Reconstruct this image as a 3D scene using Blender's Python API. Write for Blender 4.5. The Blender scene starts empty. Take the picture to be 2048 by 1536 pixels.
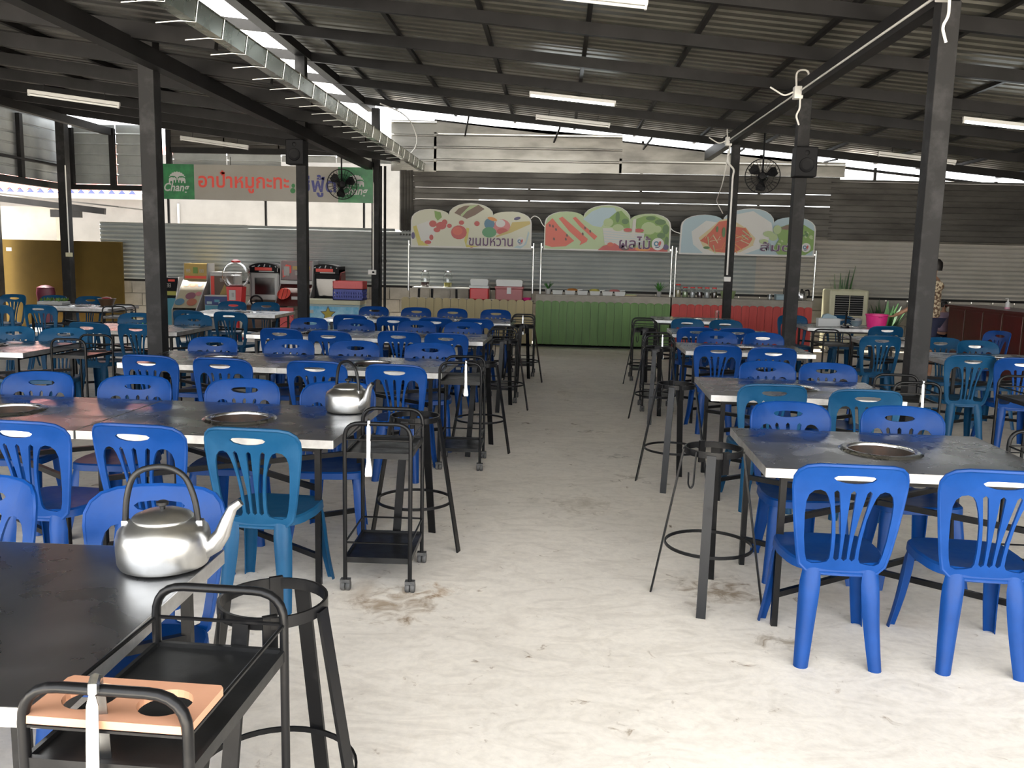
import bpy, bmesh, math, random
from mathutils import Vector, Matrix, Euler
from mathutils.geometry import delaunay_2d_cdt
random.seed(7)
sc = bpy.context.scene
COL = sc.collection
PI = math.pi

# ------------------------------------------------------------------ camera, sky, exposure
def make_camera():
    f, cx, cy, hc = 1750.0, 1024.0, 768.0, 1.65
    down = Vector((737 - cx, 12900 - cy, f)).normalized()
    x = 1115 - cx
    y = -(down.x * x + down.z * f) / down.y
    fw = Vector((x, y, f)).normalized()
    up = -down
    rt = fw.cross(up)
    if rt.x < 0: rt = -rt
    cxw = Vector((rt.x, fw.x, up.x)); cyw = Vector((rt.y, fw.y, up.y)); czw = Vector((rt.z, fw.z, up.z))
    m = Matrix.Identity(4)
    for i in range(3):
        m[i][0] = cxw[i]; m[i][1] = -cyw[i]; m[i][2] = -czw[i]
    m[0][3], m[1][3], m[2][3] = 0, 0, hc
    cam = bpy.data.cameras.new('camera')
    cam.sensor_fit = 'HORIZONTAL'; cam.sensor_width = 36; cam.lens = 36 * f / 2048
    cam.clip_start = 0.05; cam.clip_end = 300
    o = bpy.data.objects.new('camera', cam); COL.objects.link(o); o.matrix_world = m
    sc.camera = o
make_camera()

w = bpy.data.worlds.new('sky'); sc.world = w; w.use_nodes = True
bg = w.node_tree.nodes['Background']
bg.inputs['Color'].default_value = (0.95, 0.975, 1.0, 1)
bg.inputs['Strength'].default_value = 3.0
sun = bpy.data.lights.new('sun', 'SUN'); sun.energy = 30.0; sun.angle = math.radians(6); sun.color = (1, .95, .86)
so = bpy.data.objects.new('sun', sun); COL.objects.link(so); so.location = (-20, 10, 40)
so.rotation_euler = Vector((0.32, -0.12, -1)).to_track_quat('-Z', 'Y').to_euler()
vs = sc.view_settings
vs.view_transform = 'Standard'; vs.look = 'None'; vs.exposure = 1.0; vs.gamma = 1.0
vs.use_curve_mapping = False

# ------------------------------------------------------------------ helpers
class MB:
    def __init__(s): s.v = []; s.f = []
    def add(s, vs, fs):
        n = len(s.v); s.v += [tuple(p) for p in vs]; s.f += [tuple(i + n for i in f) for f in fs]; return s
    def box(s, x0, x1, y0, y1, z0, z1, rz=0, c=None):
        vs = [Vector((x, y, z)) for z in (z0, z1) for y in (y0, y1) for x in (x0, x1)]
        if rz:
            c = Vector(c) if c else Vector(((x0+x1)/2, (y0+y1)/2, 0))
            R = Matrix.Rotation(rz, 3, 'Z'); vs = [R @ (p - c) + c for p in vs]
        return s.add(vs, [(0,2,3,1),(4,5,7,6),(0,1,5,4),(2,6,7,3),(0,4,6,2),(1,3,7,5)])
    def bbox(s, x0, x1, y0, y1, z0, z1, b=.01):
        bm = bmesh.new(); bmesh.ops.create_cube(bm, size=1)
        for p in bm.verts:
            p.co = Vector(((x0+x1)/2 + p.co.x*(x1-x0), (y0+y1)/2 + p.co.y*(y1-y0), (z0+z1)/2 + p.co.z*(z1-z0)))
        bmesh.ops.bevel(bm, geom=bm.edges[:], offset=b, segments=2, affect='EDGES', profile=.5)
        bm.verts.index_update()
        s.add([p.co for p in bm.verts], [[q.index for q in f.verts] for f in bm.faces]); bm.free(); return s
    def bar(s, p0, p1, w, h, up=(0,0,1)):
        p0 = Vector(p0); p1 = Vector(p1); d = (p1 - p0).normalized(); up = Vector(up)
        if abs(d.dot(up)) > .99: up = Vector((1,0,0))
        a = d.cross(up).normalized() * w / 2; b = a.cross(d).normalized() * h / 2
        vs = [p + i*a + j*b for p in (p0, p1) for i, j in ((-1,-1),(1,-1),(1,1),(-1,1))]
        return s.add(vs, [(0,1,2,3)[::-1],(4,5,6,7)[::-1][::-1],(0,1,5,4),(1,2,6,5),(2,3,7,6),(3,0,4,7)])
    def tube(s, pts, r, n=8, closed=False, r1=None):
        P = [Vector(p) for p in pts]; N = len(P); r1 = r if r1 is None else r1
        t = []
        for i in range(N):
            a = P[(i-1) % N] if (closed or i > 0) else P[i]; b = P[(i+1) % N] if (closed or i < N-1) else P[i]
            t.append((b - a).normalized())
        up = Vector((0,0,1)) if abs(t[0].z) < .9 else Vector((1,0,0))
        nrm = (up - t[0]*up.dot(t[0])).normalized(); vs = []
        for i in range(N):
            nrm = (nrm - t[i]*nrm.dot(t[i])).normalized(); bn = t[i].cross(nrm)
            rr = r + (r1 - r) * i / max(1, N-1)
            vs += [P[i] + rr*(math.cos(2*PI*k/n)*nrm + math.sin(2*PI*k/n)*bn) for k in range(n)]
        fs = []
        for i in range(N if closed else N-1):
            j = (i+1) % N
            fs += [(i*n+k, i*n+(k+1) % n, j*n+(k+1) % n, j*n+k) for k in range(n)]
        if not closed: fs += [tuple(range(n))[::-1], tuple((N-1)*n+k for k in range(n))]
        return s.add(vs, fs)
    def lathe(s, prof, n=24, c=(0,0,0), axis='Z', sx=1, sy=1):
        vs = []; c = Vector(c)
        for r, z in prof:
            for k in range(n):
                a = 2*PI*k/n; p = Vector((r*math.cos(a)*sx, r*math.sin(a)*sy, z))
                if axis == 'Y': p = Vector((p.x, p.z, p.y))
                if axis == 'X': p = Vector((p.z, p.x, p.y))
                vs.append(p + c)
        fs = []
        for i in range(len(prof)-1):
            fs += [(i*n+k, i*n+(k+1) % n, (i+1)*n+(k+1) % n, (i+1)*n+k) for k in range(n)]
        if prof[0][0] > 1e-6: fs.append(tuple(range(n))[::-1])
        if prof[-1][0] > 1e-6: fs.append(tuple((len(prof)-1)*n+k for k in range(n)))
        return s.add(vs, fs)
    def ring(s, c, ri, ro, z0, z1, n=32):
        return s.lathe([(ri,z0),(ro,z0),(ro,z1),(ri,z1),(ri,z0)], n, c)._uncap(n)
    def _uncap(s, n):
        s.f = [f for f in s.f if len(f) != n or n == 4]; return s
    def prism(s, poly, d0, d1, plane='XZ'):
        n = len(poly)
        def P(a, b, d):
            return {'XZ': (a, d, b), 'YZ': (d, a, b), 'XY': (a, b, d)}[plane]
        vs = [P(a, b, d0) for a, b in poly] + [P(a, b, d1) for a, b in poly]
        return s.add(vs, [tuple(range(n)), tuple(range(2*n-1, n-1, -1))] + [(i, i+n, (i+1) % n + n, (i+1) % n) for i in range(n)])
    def sheet(s, prof, dirv, thick=.0):
        """profile points swept along dirv"""
        d = Vector(dirv); n = len(prof)
        vs = [Vector(p) for p in prof] + [Vector(p) + d for p in prof]
        return s.add(vs, [(i, i+1, i+1+n, i+n) for i in range(n-1)])
    def mesh(s, name, mat, smooth=False):
        me = bpy.data.meshes.new(name); me.from_pydata(s.v, [], s.f)
        bm = bmesh.new(); bm.from_mesh(me); bmesh.ops.recalc_face_normals(bm, faces=bm.faces[:]); bm.to_mesh(me); bm.free()
        if mat: me.materials.append(mat)
        if smooth:
            me.polygons.foreach_set('use_smooth', [True]*len(me.polygons))
            try: me.set_sharp_from_angle(angle=math.radians(40))
            except Exception: pass
        me.update(); return me
    def build(s, name, mat, parent=None, smooth=False, loc=None, rz=0):
        return link(name, s.mesh(name, mat, smooth), parent, loc, rz)

def link(name, me, parent=None, loc=None, rz=0):
    o = bpy.data.objects.new(name, me); COL.objects.link(o)
    if parent: o.parent = parent
    if loc is not None: o.location = loc
    if rz: o.rotation_euler.z = rz
    return o
def tag(o, label=None, cat=None, group=None, kind=None):
    if label: o['label'] = label
    if cat: o['category'] = cat
    if group: o['group'] = group
    if kind: o['kind'] = kind
    return o
def thing(name, label, cat, loc=(0,0,0), rz=0, group=None):
    o = bpy.data.objects.new(name, None); COL.objects.link(o); o.empty_display_size = .1
    o.location = loc; o.rotation_euler.z = rz
    return tag(o, label, cat, group)
def struct(name, label=None, cat=None):
    o = bpy.data.objects.new(name, None); COL.objects.link(o); o['kind'] = 'structure'
    return tag(o, label, cat)
def dup(root, loc, rz=0, label=None, group=None, meshmap=None):
    r = root.copy(); COL.objects.link(r); r.location = loc; r.rotation_euler = (0, 0, rz)
    if label: r['label'] = label
    if group: r['group'] = group
    for ch in root.children:
        c = ch.copy(); COL.objects.link(c); c.parent = r
        if meshmap: c.data = meshmap.get(c.data.name, c.data)
        for g in ch.children:
            d = g.copy(); COL.objects.link(d); d.parent = c
    return r
def roundpath(pts, r, n=5, closed=False):
    P = [Vector(p) for p in pts]; out = []; N = len(P)
    for i in range(N):
        if not closed and i in (0, N-1): out.append(P[i]); continue
        a = P[i-1]; b = P[i]; c = P[(i+1) % N]
        u = (a-b); v = (c-b); rr = min(r, u.length*.49, v.length*.49)
        p0 = b + u.normalized()*rr; p1 = b + v.normalized()*rr
        for k in range(n+1):
            t = k/n; out.append((1-t)**2*p0 + 2*t*(1-t)*b + t*t*p1)
    return out
def arcpts(cx, cy, rx, ry, a0, a1, n):
    return [(cx+rx*math.cos(math.radians(a0+(a1-a0)*k/n)), cy+ry*math.sin(math.radians(a0+(a1-a0)*k/n))) for k in range(n+1)]
def ell(cx, cy, rx, ry, n=16, rot=0):
    R = math.radians(rot); o = []
    for k in range(n):
        a = 2*PI*k/n; x = rx*math.cos(a); y = ry*math.sin(a)
        o.append((cx+x*math.cos(R)-y*math.sin(R), cy+x*math.sin(R)+y*math.cos(R)))
    return o
def fill2d(loops):
    """constrained triangulation of outer loop + holes -> verts2d, faces"""
    vs = []; es = []
    for L in loops:
        n0 = len(vs); vs += [Vector(p) for p in L]
        es += [(n0+i, n0+(i+1) % len(L)) for i in range(len(L))]
    r = delaunay_2d_cdt(vs, es, [], 2, 1e-5)
    V, F = r[0], r[2]
    def inside(p, L):
        c = False; n = len(L)
        for i in range(n):
            a = L[i]; b = L[(i+1) % n]
            if (a[1] > p[1]) != (b[1] > p[1]) and p[0] < (b[0]-a[0])*(p[1]-a[1])/(b[1]-a[1]) + a[0]: c = not c
        return c
    keep = []
    for f in F:
        c = sum((V[i] for i in f), Vector((0,0)))/len(f)
        if inside(c, loops[0]) and not any(inside(c, h) for h in loops[1:]): keep.append(tuple(f))
    return [tuple(v) for v in V], keep

# ------------------------------------------------------------------ materials
def mat(name, c, rough=.5, metal=0, var=0, scale=6, bump=0, c2=None, lo=.4, hi=.65, emit=0, stretch=None, rnd=False, spec=.5, trans=0, bscale=None, rvar=0, detail=5):
    m = bpy.data.materials.new(name); m.use_nodes = True; nt = m.node_tree; p = nt.nodes['Principled BSDF']
    p.inputs['Base Color'].default_value = (*c, 1); p.inputs['Roughness'].default_value = rough
    p.inputs['Metallic'].default_value = metal; p.inputs['Specular IOR Level'].default_value = spec
    if trans: p.inputs['Transmission Weight'].default_value = trans
    if emit:
        p.inputs['Emission Color'].default_value = (*c, 1); p.inputs['Emission Strength'].default_value = emit
    if var or bump or c2 or rvar:
        tc = nt.nodes.new('ShaderNodeTexCoord'); mp = nt.nodes.new('ShaderNodeMapping')
        nt.links.new(tc.outputs['Object'], mp.inputs['Vector'])
        if stretch: mp.inputs['Scale'].default_value = stretch
        if rnd:
            oi = nt.nodes.new('ShaderNodeObjectInfo'); vm = nt.nodes.new('ShaderNodeVectorMath'); vm.operation = 'SCALE'
            vm.inputs[0].default_value = (37, 19, 53); nt.links.new(oi.outputs['Random'], vm.inputs['Scale'])
            nt.links.new(vm.outputs[0], mp.inputs['Location'])
        nz = nt.nodes.new('ShaderNodeTexNoise'); nz.inputs['Scale'].default_value = scale; nz.inputs['Detail'].default_value = detail
        nz.inputs['Roughness'].default_value = .6
        nt.links.new(mp.outputs[0], nz.inputs['Vector'])
        rp = nt.nodes.new('ShaderNodeValToRGB')
        if c2 is None: c2 = tuple(max(0, x*(1-var)) for x in c)
        rp.color_ramp.elements[0].position = lo; rp.color_ramp.elements[1].position = hi
        rp.color_ramp.elements[0].color = (*c, 1); rp.color_ramp.elements[1].color = (*c2, 1)
        nt.links.new(nz.outputs['Fac'], rp.inputs['Fac']); nt.links.new(rp.outputs[0], p.inputs['Base Color'])
        if rvar:
            mr = nt.nodes.new('ShaderNodeMapRange'); mr.inputs['From Min'].default_value = lo; mr.inputs['From Max'].default_value = hi
            mr.inputs['To Min'].default_value = rough; mr.inputs['To Max'].default_value = rough + rvar
            nt.links.new(nz.outputs['Fac'], mr.inputs['Value']); nt.links.new(mr.outputs[0], p.inputs['Roughness'])
        if bump:
            nb = nt.nodes.new('ShaderNodeTexNoise'); nb.inputs['Scale'].default_value = bscale or scale*4; nb.inputs['Detail'].default_value = 4
            nt.links.new(mp.outputs[0], nb.inputs['Vector'])
            b = nt.nodes.new('ShaderNodeBump'); b.inputs['Strength'].default_value = bump; b.inputs['Distance'].default_value = .01
            nt.links.new(nb.outputs['Fac'], b.inputs['Height']); nt.links.new(b.outputs[0], p.inputs['Normal'])
    return m

def floor_mat():
    m = bpy.data.materials.new('concrete_floor'); m.use_nodes = True; nt = m.node_tree; p = nt.nodes['Principled BSDF']
    tc = nt.nodes.new('ShaderNodeTexCoord')
    def noise(sc_, det, stretch=None, dist=0):
        mp = nt.nodes.new('ShaderNodeMapping'); nt.links.new(tc.outputs['Object'], mp.inputs[0])
        if stretch: mp.inputs['Scale'].default_value = stretch
        n = nt.nodes.new('ShaderNodeTexNoise'); n.inputs['Scale'].default_value = sc_; n.inputs['Detail'].default_value = det
        n.inputs['Distortion'].default_value = dist; n.inputs['Roughness'].default_value = .62
        nt.links.new(mp.outputs[0], n.inputs['Vector']); return n
    def ramp(n, a, b, ca, cb):
        r = nt.nodes.new('ShaderNodeValToRGB'); r.color_ramp.elements[0].position = a; r.color_ramp.elements[1].position = b
        r.color_ramp.elements[0].color = (*ca, 1); r.color_ramp.elements[1].color = (*cb, 1); nt.links.new(n.outputs['Fac'], r.inputs[0]); return r
    def mix(a, b, fac, mode='MULTIPLY'):
        x = nt.nodes.new('ShaderNodeMix'); x.data_type = 'RGBA'; x.blend_type = mode; x.inputs[0].default_value = fac
        nt.links.new(a, x.inputs[6]); nt.links.new(b, x.inputs[7]); return x.outputs[2]
    base = ramp(noise(1.1, 6, None, .6), .35, .7, (.88, .81, .715), (.77, .71, .63))
    scr = ramp(noise(4, 9, (.8, 1.5, 1), 2.2), .46, .70, (1, 1, 1), (.80, .785, .765))
    fine = ramp(noise(30, 6), .4, .75, (1, 1, 1), (.9, .9, .9))
    dirt = ramp(noise(.75, 9, None, .9), .62, .78, (1, 1, 1), (.58, .50, .42))
    spots = ramp(noise(7, 3), .74, .80, (1, 1, 1), (.6, .57, .53))
    c = mix(base.outputs[0], scr.outputs[0], .8); c = mix(c, fine.outputs[0], 1); c = mix(c, dirt.outputs[0], .75); c = mix(c, spots.outputs[0], .2)
    nz = noise(9, 6, None, 1.0)
    for (sx, sy, sr, col, lo_) in ((.88,4.28,.34,(.42,.34,.26),.42),(-.72,3.95,.36,(.45,.36,.27),.42),(-.55,4.15,.2,(.55,.38,.22),.47),(1.05,3.72,.22,(.5,.45,.38),.45),(.62,6.6,.3,(.5,.46,.4),.5),(.52,7.3,.28,(.4,.38,.35),.52),(.35,8.4,.3,(.5,.47,.43),.5),(.2,5.8,.5,(.72,.69,.65),.45)):
        vm = nt.nodes.new('ShaderNodeVectorMath'); vm.operation = 'DISTANCE'; nt.links.new(tc.outputs['Object'], vm.inputs[0]); vm.inputs[1].default_value = (sx, sy, 0)
        mr = nt.nodes.new('ShaderNodeMapRange'); mr.inputs['From Min'].default_value = 0; mr.inputs['From Max'].default_value = sr; mr.inputs['To Min'].default_value = .22; mr.inputs['To Max'].default_value = -.12
        nt.links.new(vm.outputs['Value'], mr.inputs['Value'])
        ad = nt.nodes.new('ShaderNodeMath'); nt.links.new(nz.outputs['Fac'], ad.inputs[0]); nt.links.new(mr.outputs[0], ad.inputs[1])
        r = nt.nodes.new('ShaderNodeValToRGB'); r.color_ramp.elements[0].position = lo_+.10; r.color_ramp.elements[1].position = lo_+.30
        r.color_ramp.elements[0].color = (1,1,1,1); r.color_ramp.elements[1].color = (*col, 1); nt.links.new(ad.outputs[0], r.inputs[0])
        c = mix(c, r.outputs[0], .85)
    nt.links.new(c, p.inputs['Base Color']); p.inputs['Roughness'].default_value = .62; p.inputs['Specular IOR Level'].default_value = .35
    b = nt.nodes.new('ShaderNodeBump'); b.inputs['Strength'].default_value = .15; b.inputs['Distance'].default_value = .01
    nt.links.new(noise(12, 8, None, 1.2).outputs['Fac'], b.inputs['Height']); nt.links.new(b.outputs[0], p.inputs['Normal'])
    return m

def tabletop_mat(name, amount, base=.20):
    """dark stainless sheet with torn remains of protective film"""
    m = bpy.data.materials.new(name); m.use_nodes = True; nt = m.node_tree; p = nt.nodes['Principled BSDF']
    tc = nt.nodes.new('ShaderNodeTexCoord'); oi = nt.nodes.new('ShaderNodeObjectInfo')
    vm = nt.nodes.new('ShaderNodeVectorMath'); vm.operation = 'SCALE'; vm.inputs[0].default_value = (31, 17, 0)
    nt.links.new(oi.outputs['Random'], vm.inputs['Scale'])
    def noise(s, stretch, dist, det=6):
        mp = nt.nodes.new('ShaderNodeMapping'); nt.links.new(tc.outputs['Object'], mp.inputs['Vector']); nt.links.new(vm.outputs[0], mp.inputs['Location'])
        mp.inputs['Scale'].default_value = stretch
        n = nt.nodes.new('ShaderNodeTexNoise'); n.inputs['Scale'].default_value = s; n.inputs['Detail'].default_value = det; n.inputs['Distortion'].default_value = dist
        nt.links.new(mp.outputs[0], n.inputs['Vector']); return n.outputs['Fac']
    n1 = noise(3.2, (1, 1.8, 1), 1.2)
    r = nt.nodes.new('ShaderNodeValToRGB'); r.color_ramp.elements[0].position = .60 - amount; r.color_ramp.elements[1].position = .63 - amount
    r.color_ramp.elements[0].color = (0,0,0,1); r.color_ramp.elements[1].color = (1,1,1,1); nt.links.new(n1, r.inputs[0])
    n2 = noise(22, (1, 2, 1), 2.0, 4)
    r2 = nt.nodes.new('ShaderNodeValToRGB'); r2.color_ramp.elements[0].position = .35; r2.color_ramp.elements[1].position = .7
    r2.color_ramp.elements[0].color = (.05,.045,.04,1); r2.color_ramp.elements[1].color = (.44,.39,.34,1); nt.links.new(n2, r2.inputs[0])
    mx = nt.nodes.new('ShaderNodeMix'); mx.data_type = 'RGBA'; nt.links.new(r.outputs[0], mx.inputs[0])
    mx.inputs[6].default_value = (base, base, base*1.01, 1); nt.links.new(r2.outputs[0], mx.inputs[7]); nt.links.new(mx.outputs[2], p.inputs['Base Color'])
    mr = nt.nodes.new('ShaderNodeMapRange'); mr.inputs['To Min'].default_value = .95; mr.inputs['To Max'].default_value = .35
    nt.links.new(r.outputs[0], mr.inputs['Value']); nt.links.new(mr.outputs[0], p.inputs['Metallic'])
    n3 = noise(5, (1,1,1), .5)
    m3 = nt.nodes.new('ShaderNodeMapRange'); m3.inputs['From Min'].default_value = .3; m3.inputs['From Max'].default_value = .7
    m3.inputs['To Min'].default_value = .20; m3.inputs['To Max'].default_value = .38
    nt.links.new(n3, m3.inputs['Value']); nt.links.new(m3.outputs[0], p.inputs['Roughness'])
    b = nt.nodes.new('ShaderNodeBump'); b.inputs['Strength'].default_value = .35; b.inputs['Distance'].default_value = .004
    ad = nt.nodes.new('ShaderNodeMath'); ad.operation = 'MULTIPLY'; nt.links.new(n2, ad.inputs[0]); nt.links.new(r.outputs[0], ad.inputs[1])
    nt.links.new(ad.outputs[0], b.inputs['Height']); nt.links.new(b.outputs[0], p.inputs['Normal'])
    return m

M = {}
M['floor'] = floor_mat()
M['blue'] = mat('blue_plastic', (.001, .038, .178), .36, spec=.25, c2=(.002, .046, .21), scale=7, rnd=True, rvar=.12, bump=.04)
M['teal'] = mat('faded_blue_plastic', (.003, .055, .132), .38, spec=.25, c2=(.008, .07, .155), scale=7, rnd=True, rvar=.12, bump=.04)
M['black'] = mat('black_paint', (.005, .005, .0055), .33, spec=.25, c2=(.012, .0115, .0115), scale=18, lo=.55, hi=.75, rnd=True, rvar=.2)
M['blackflat'] = mat('black_tray', (.006, .006, .0065), .28, spec=.3, c2=(.014, .014, .014), scale=6, bump=.06, rvar=.2)
M['post'] = mat('dark_post_paint', (.011, .0107, .011), .7, c2=(.034, .033, .034), spec=.3, scale=5, lo=.5, hi=.75, bump=.2, rnd=True)
M['steelframe'] = mat('dark_steel_paint', (.007, .0068, .007), .5, spec=.2, c2=(.013, .0125, .013), scale=3)
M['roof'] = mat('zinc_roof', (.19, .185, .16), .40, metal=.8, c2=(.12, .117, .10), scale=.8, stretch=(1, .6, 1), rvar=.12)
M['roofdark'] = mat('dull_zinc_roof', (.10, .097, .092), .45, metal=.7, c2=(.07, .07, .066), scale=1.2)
M['zinc'] = mat('zinc_sheet', (.28, .275, .255), .36, metal=.85, c2=(.18, .176, .165), scale=2.2, stretch=(.5, 1, 1.5), rvar=.15)
M['paleZinc'] = mat('pale_zinc_panel', (.30, .315, .31), .4, metal=.3, c2=(.22, .235, .235), scale=1.5, rvar=.1)
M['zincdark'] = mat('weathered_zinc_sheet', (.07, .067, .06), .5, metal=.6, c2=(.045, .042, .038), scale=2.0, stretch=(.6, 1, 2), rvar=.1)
M['whitesheet'] = mat('white_corrugated', (.225, .245, .243), .5, c2=(.19, .21, .212), scale=1.4)
M['greysheet'] = mat('grey_white_corrugated', (.285, .27, .245), .5, c2=(.24, .23, .205), scale=1.4)
M['block'] = mat('block_wall', (.23, .22, .20), .85, c2=(.18, .17, .15), scale=4, bump=.3)
M['whitewall'] = mat('white_wall', (.12, .117, .113), .8, c2=(.10, .098, .094), scale=2)
M['mustard'] = mat('mustard_panel', (.085, .055, .012), .7, spec=.1, c2=(.07, .045, .010), scale=1.5)
M['galv'] = mat('galvanised', (.60, .61, .58), .25, metal=.95, c2=(.5, .5, .48), scale=6, rvar=.12)
M['gutter'] = mat('gutter_zinc', (.26, .28, .24), .22, metal=.9, c2=(.20, .22, .18), scale=4, rvar=.1)
M['steel'] = mat('stainless', (.62, .62, .61), .22, metal=1, c2=(.5, .5, .49), scale=9, rvar=.12)
M['alu'] = mat('aluminium', (.62, .62, .615), .28, metal=1, c2=(.54, .54, .53), scale=14, rvar=.08)
M['edge'] = mat('steel_edge', (.60, .60, .59), .38, metal=.9, c2=(.48, .47, .46), scale=12, rvar=.1)
M['top'] = tabletop_mat('film_covered_steel', .10)
M['topclean'] = tabletop_mat('bare_steel_top', -.2, .30)
M['rust'] = mat('heat_stained_steel', (.05, .04, .033), .55, metal=.5, c2=(.08, .048, .034), scale=12)
M['white'] = mat('white_plastic', (.55, .55, .53), .4)
M['conduit'] = mat('white_conduit', (.62, .61, .58), .45)
M['cream'] = mat('cream_plastic', (.50, .48, .33), .45, c2=(.46, .44, .30), scale=3)
M['creamwood'] = mat('cream_painted_board', (.40, .325, .17), .6, c2=(.36, .295, .155), scale=2.5, stretch=(3, 1, .5), rnd=True)
M['greenwood'] = mat('green_painted_board', (.12, .23, .06), .55, c2=(.09, .18, .045), scale=3, stretch=(6, 1, .6), rnd=True)
M['redwood'] = mat('red_painted_board', (.50, .05, .04), .55, c2=(.40, .035, .03), scale=3, stretch=(6, 1, .6), rnd=True)
M['slab'] = mat('counter_slab', (.33, .295, .245), .6, c2=(.27, .24, .20), scale=4)
M['peach'] = mat('peach_melamine', (.50, .255, .155), .4, c2=(.45, .225, .135), scale=5)
M['red'] = mat('red_plastic', (.55, .02, .02), .35)
M['darkred'] = mat('maroon_wood', (.075, .008, .008), .3, c2=(.05, .006, .006), scale=4, stretch=(4, 4, .5))
M['pink'] = mat('pink_plastic', (.75, .03, .22), .4)
M['magenta'] = mat('faded_pink', (.13, .02, .04), .5)
M['rubber'] = mat('caster_rubber', (.05, .05, .05), .6, c2=(.10, .095, .09), scale=30)
M['navyplastic'] = mat('navy_plastic', (.015, .03, .28), .4)
M['glass'] = mat('clear_glass', (.95, .97, .97), .03, trans=1)
M['glassbulb'] = mat('clear_acrylic', (.97, .97, .97), .02, trans=1)
M['leaf'] = mat('leaf', (.03, .13, .02), .45, c2=(.05, .2, .03), scale=10)
M['leafdark'] = mat('dark_leaf', (.015, .05, .015), .45, c2=(.03, .09, .025), scale=10)
M['skin'] = mat('skin', (.42, .22, .13), .5, c2=(.38, .19, .11), scale=8)
M['hair'] = mat('hair', (.01, .008, .007), .5)
M['navy'] = mat('navy_cloth', (.012, .014, .04), .8)
M['lilac'] = mat('lilac_cloth', (.24, .17, .22), .85)
M['screen'] = mat('dark_screen', (.015, .015, .016), .12)
M['cabblack'] = mat('cabinet_black', (.006, .006, .007), .55, spec=.15)
M['cabgrey'] = mat('cabinet_grey', (.28, .27, .26), .5)
M['cabwhite'] = mat('cabinet_white', (.40, .395, .375), .4)
M['printgreen'] = mat('print_green', (.005, .12, .035), .4, c2=(.02, .22, .06), scale=5, lo=.45, hi=.8)
M['printwhite'] = mat('print_white', (.40, .40, .385), .45)
M['bannerwhite'] = mat('banner_vinyl', (.28, .265, .235), .5, c2=(.255, .235, .205), scale=1)
M['printred'] = mat('print_red', (.62, .05, .03), .5)
M['printnavy'] = mat('print_navy', (.02, .025, .16), .5)
M['printdkgreen'] = mat('print_dark_green', (.01, .14, .03), .5)
M['purple'] = mat('print_purple', (.055, .012, .06), .5)
def flat(name, c): 
    M[name] = mat('print_' + name, tuple(x*.48 for x in c), .45); return M[name]
flat('melon', (.80, .12, .06)); flat('rind', (.55, .70, .38)); flat('rinddk', (.10, .28, .06)); flat('lettuce', (.22, .42, .06)); flat('lettucedk', (.07, .20, .03))
flat('skyblue', (.50, .68, .76)); flat('paleyellow', (.80, .80, .62)); flat('lemon', (.75, .66, .12)); flat('berry', (.62, .06, .05)); flat('spoon', (.66, .52, .14))
flat('grape', (.06, .04, .18)); flat('seed', (.10, .02, .015)); flat('candygreen', (.05, .33, .12)); flat('candyblue', (.05, .22, .36)); flat('candyrose', (.75, .22, .22))
flat('wicker', (.74, .72, .66)); flat('brown', (.20, .11, .06)); flat('orange', (.85, .30, .03)); flat('noodle', (.80, .66, .36)); flat('chili', (.72, .10, .03)); flat('ltgreen', (.50, .65, .30))
flat('cyan', (.10, .45, .62)); flat('ice', (.55, .75, .82)); flat('ball', (.55, .12, .03)); flat('gold', (.70, .46, .10)); flat('poster', (.60, .50, .30)); flat('fbblue', (.03, .07, .30)); flat('starc', (.85, .68, .04))
M['shirt'] = mat('floral_shirt', (.10, .055, .03), .8, c2=(.46, .38, .26), scale=26, lo=.46, hi=.56, detail=2)
M['tile'] = mat('red_roof_tile', (.62, .20, .15), .6, c2=(.55, .16, .12), scale=3)
M['tileblue'] = mat('blue_tile_end', (.05, .07, .25), .6)
def skylight_mat():
    m = bpy.data.materials.new('clear_corrugated_plastic'); m.use_nodes = True; nt = m.node_tree; nt.nodes.remove(nt.nodes['Principled BSDF'])
    out = nt.nodes['Material Output']; a = nt.nodes.new('ShaderNodeBsdfTransparent'); b = nt.nodes.new('ShaderNodeBsdfTranslucent'); x = nt.nodes.new('ShaderNodeMixShader')
    b.inputs[0].default_value = (.9, .9, .88, 1); x.inputs[0].default_value = .9
    nt.links.new(a.outputs[0], x.inputs[1]); nt.links.new(b.outputs[0], x.inputs[2]); nt.links.new(x.outputs[0], out.inputs[0]); return m
M['skylight'] = skylight_mat()
M['tubeon'] = mat('lit_tube', (.9, .97, 1.0), .4, emit=14)
M['tubeoff'] = mat('unlit_tube', (.75, .75, .72), .35)

def text(name, body, m, parent, x0, x1, z0, z1, y, bold=0.0, ext=.002, shear=0):
    """flat lettering fitted into a box on an XZ plane facing -Y"""
    cu = bpy.data.curves.new(name, 'FONT'); cu.body = body; cu.size = 1; cu.offset = bold; cu.shear = shear; cu.resolution_u = 3
    o = bpy.data.objects.new(name, cu); COL.objects.link(o)
    dg = bpy.context.evaluated_depsgraph_get(); me = bpy.data.meshes.new_from_object(o.evaluated_get(dg))
    bpy.data.objects.remove(o); bpy.data.curves.remove(cu)
    xs = [v.co.x for v in me.vertices]; ys = [v.co.y for v in me.vertices]
    ax, bx, ay, by = min(xs), max(xs), min(ys), max(ys)
    for v in me.vertices:
        u = (v.co.x-ax)/(bx-ax); t = (v.co.y-ay)/(by-ay)
        v.co = (x0+u*(x1-x0), y, z0+t*(z1-z0))
    me.materials.clear(); me.materials.append(m); me.name = name
    return link(name, me, parent)
def patch(name, poly, m, parent, y, th=.002):
    """a flat printed shape on an XZ plane"""
    V, F = fill2d([poly]); mb = MB(); n = len(V)
    mb.add([(a, y, b) for a, b in V], F)
    return mb.build(name, m, parent)

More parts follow.
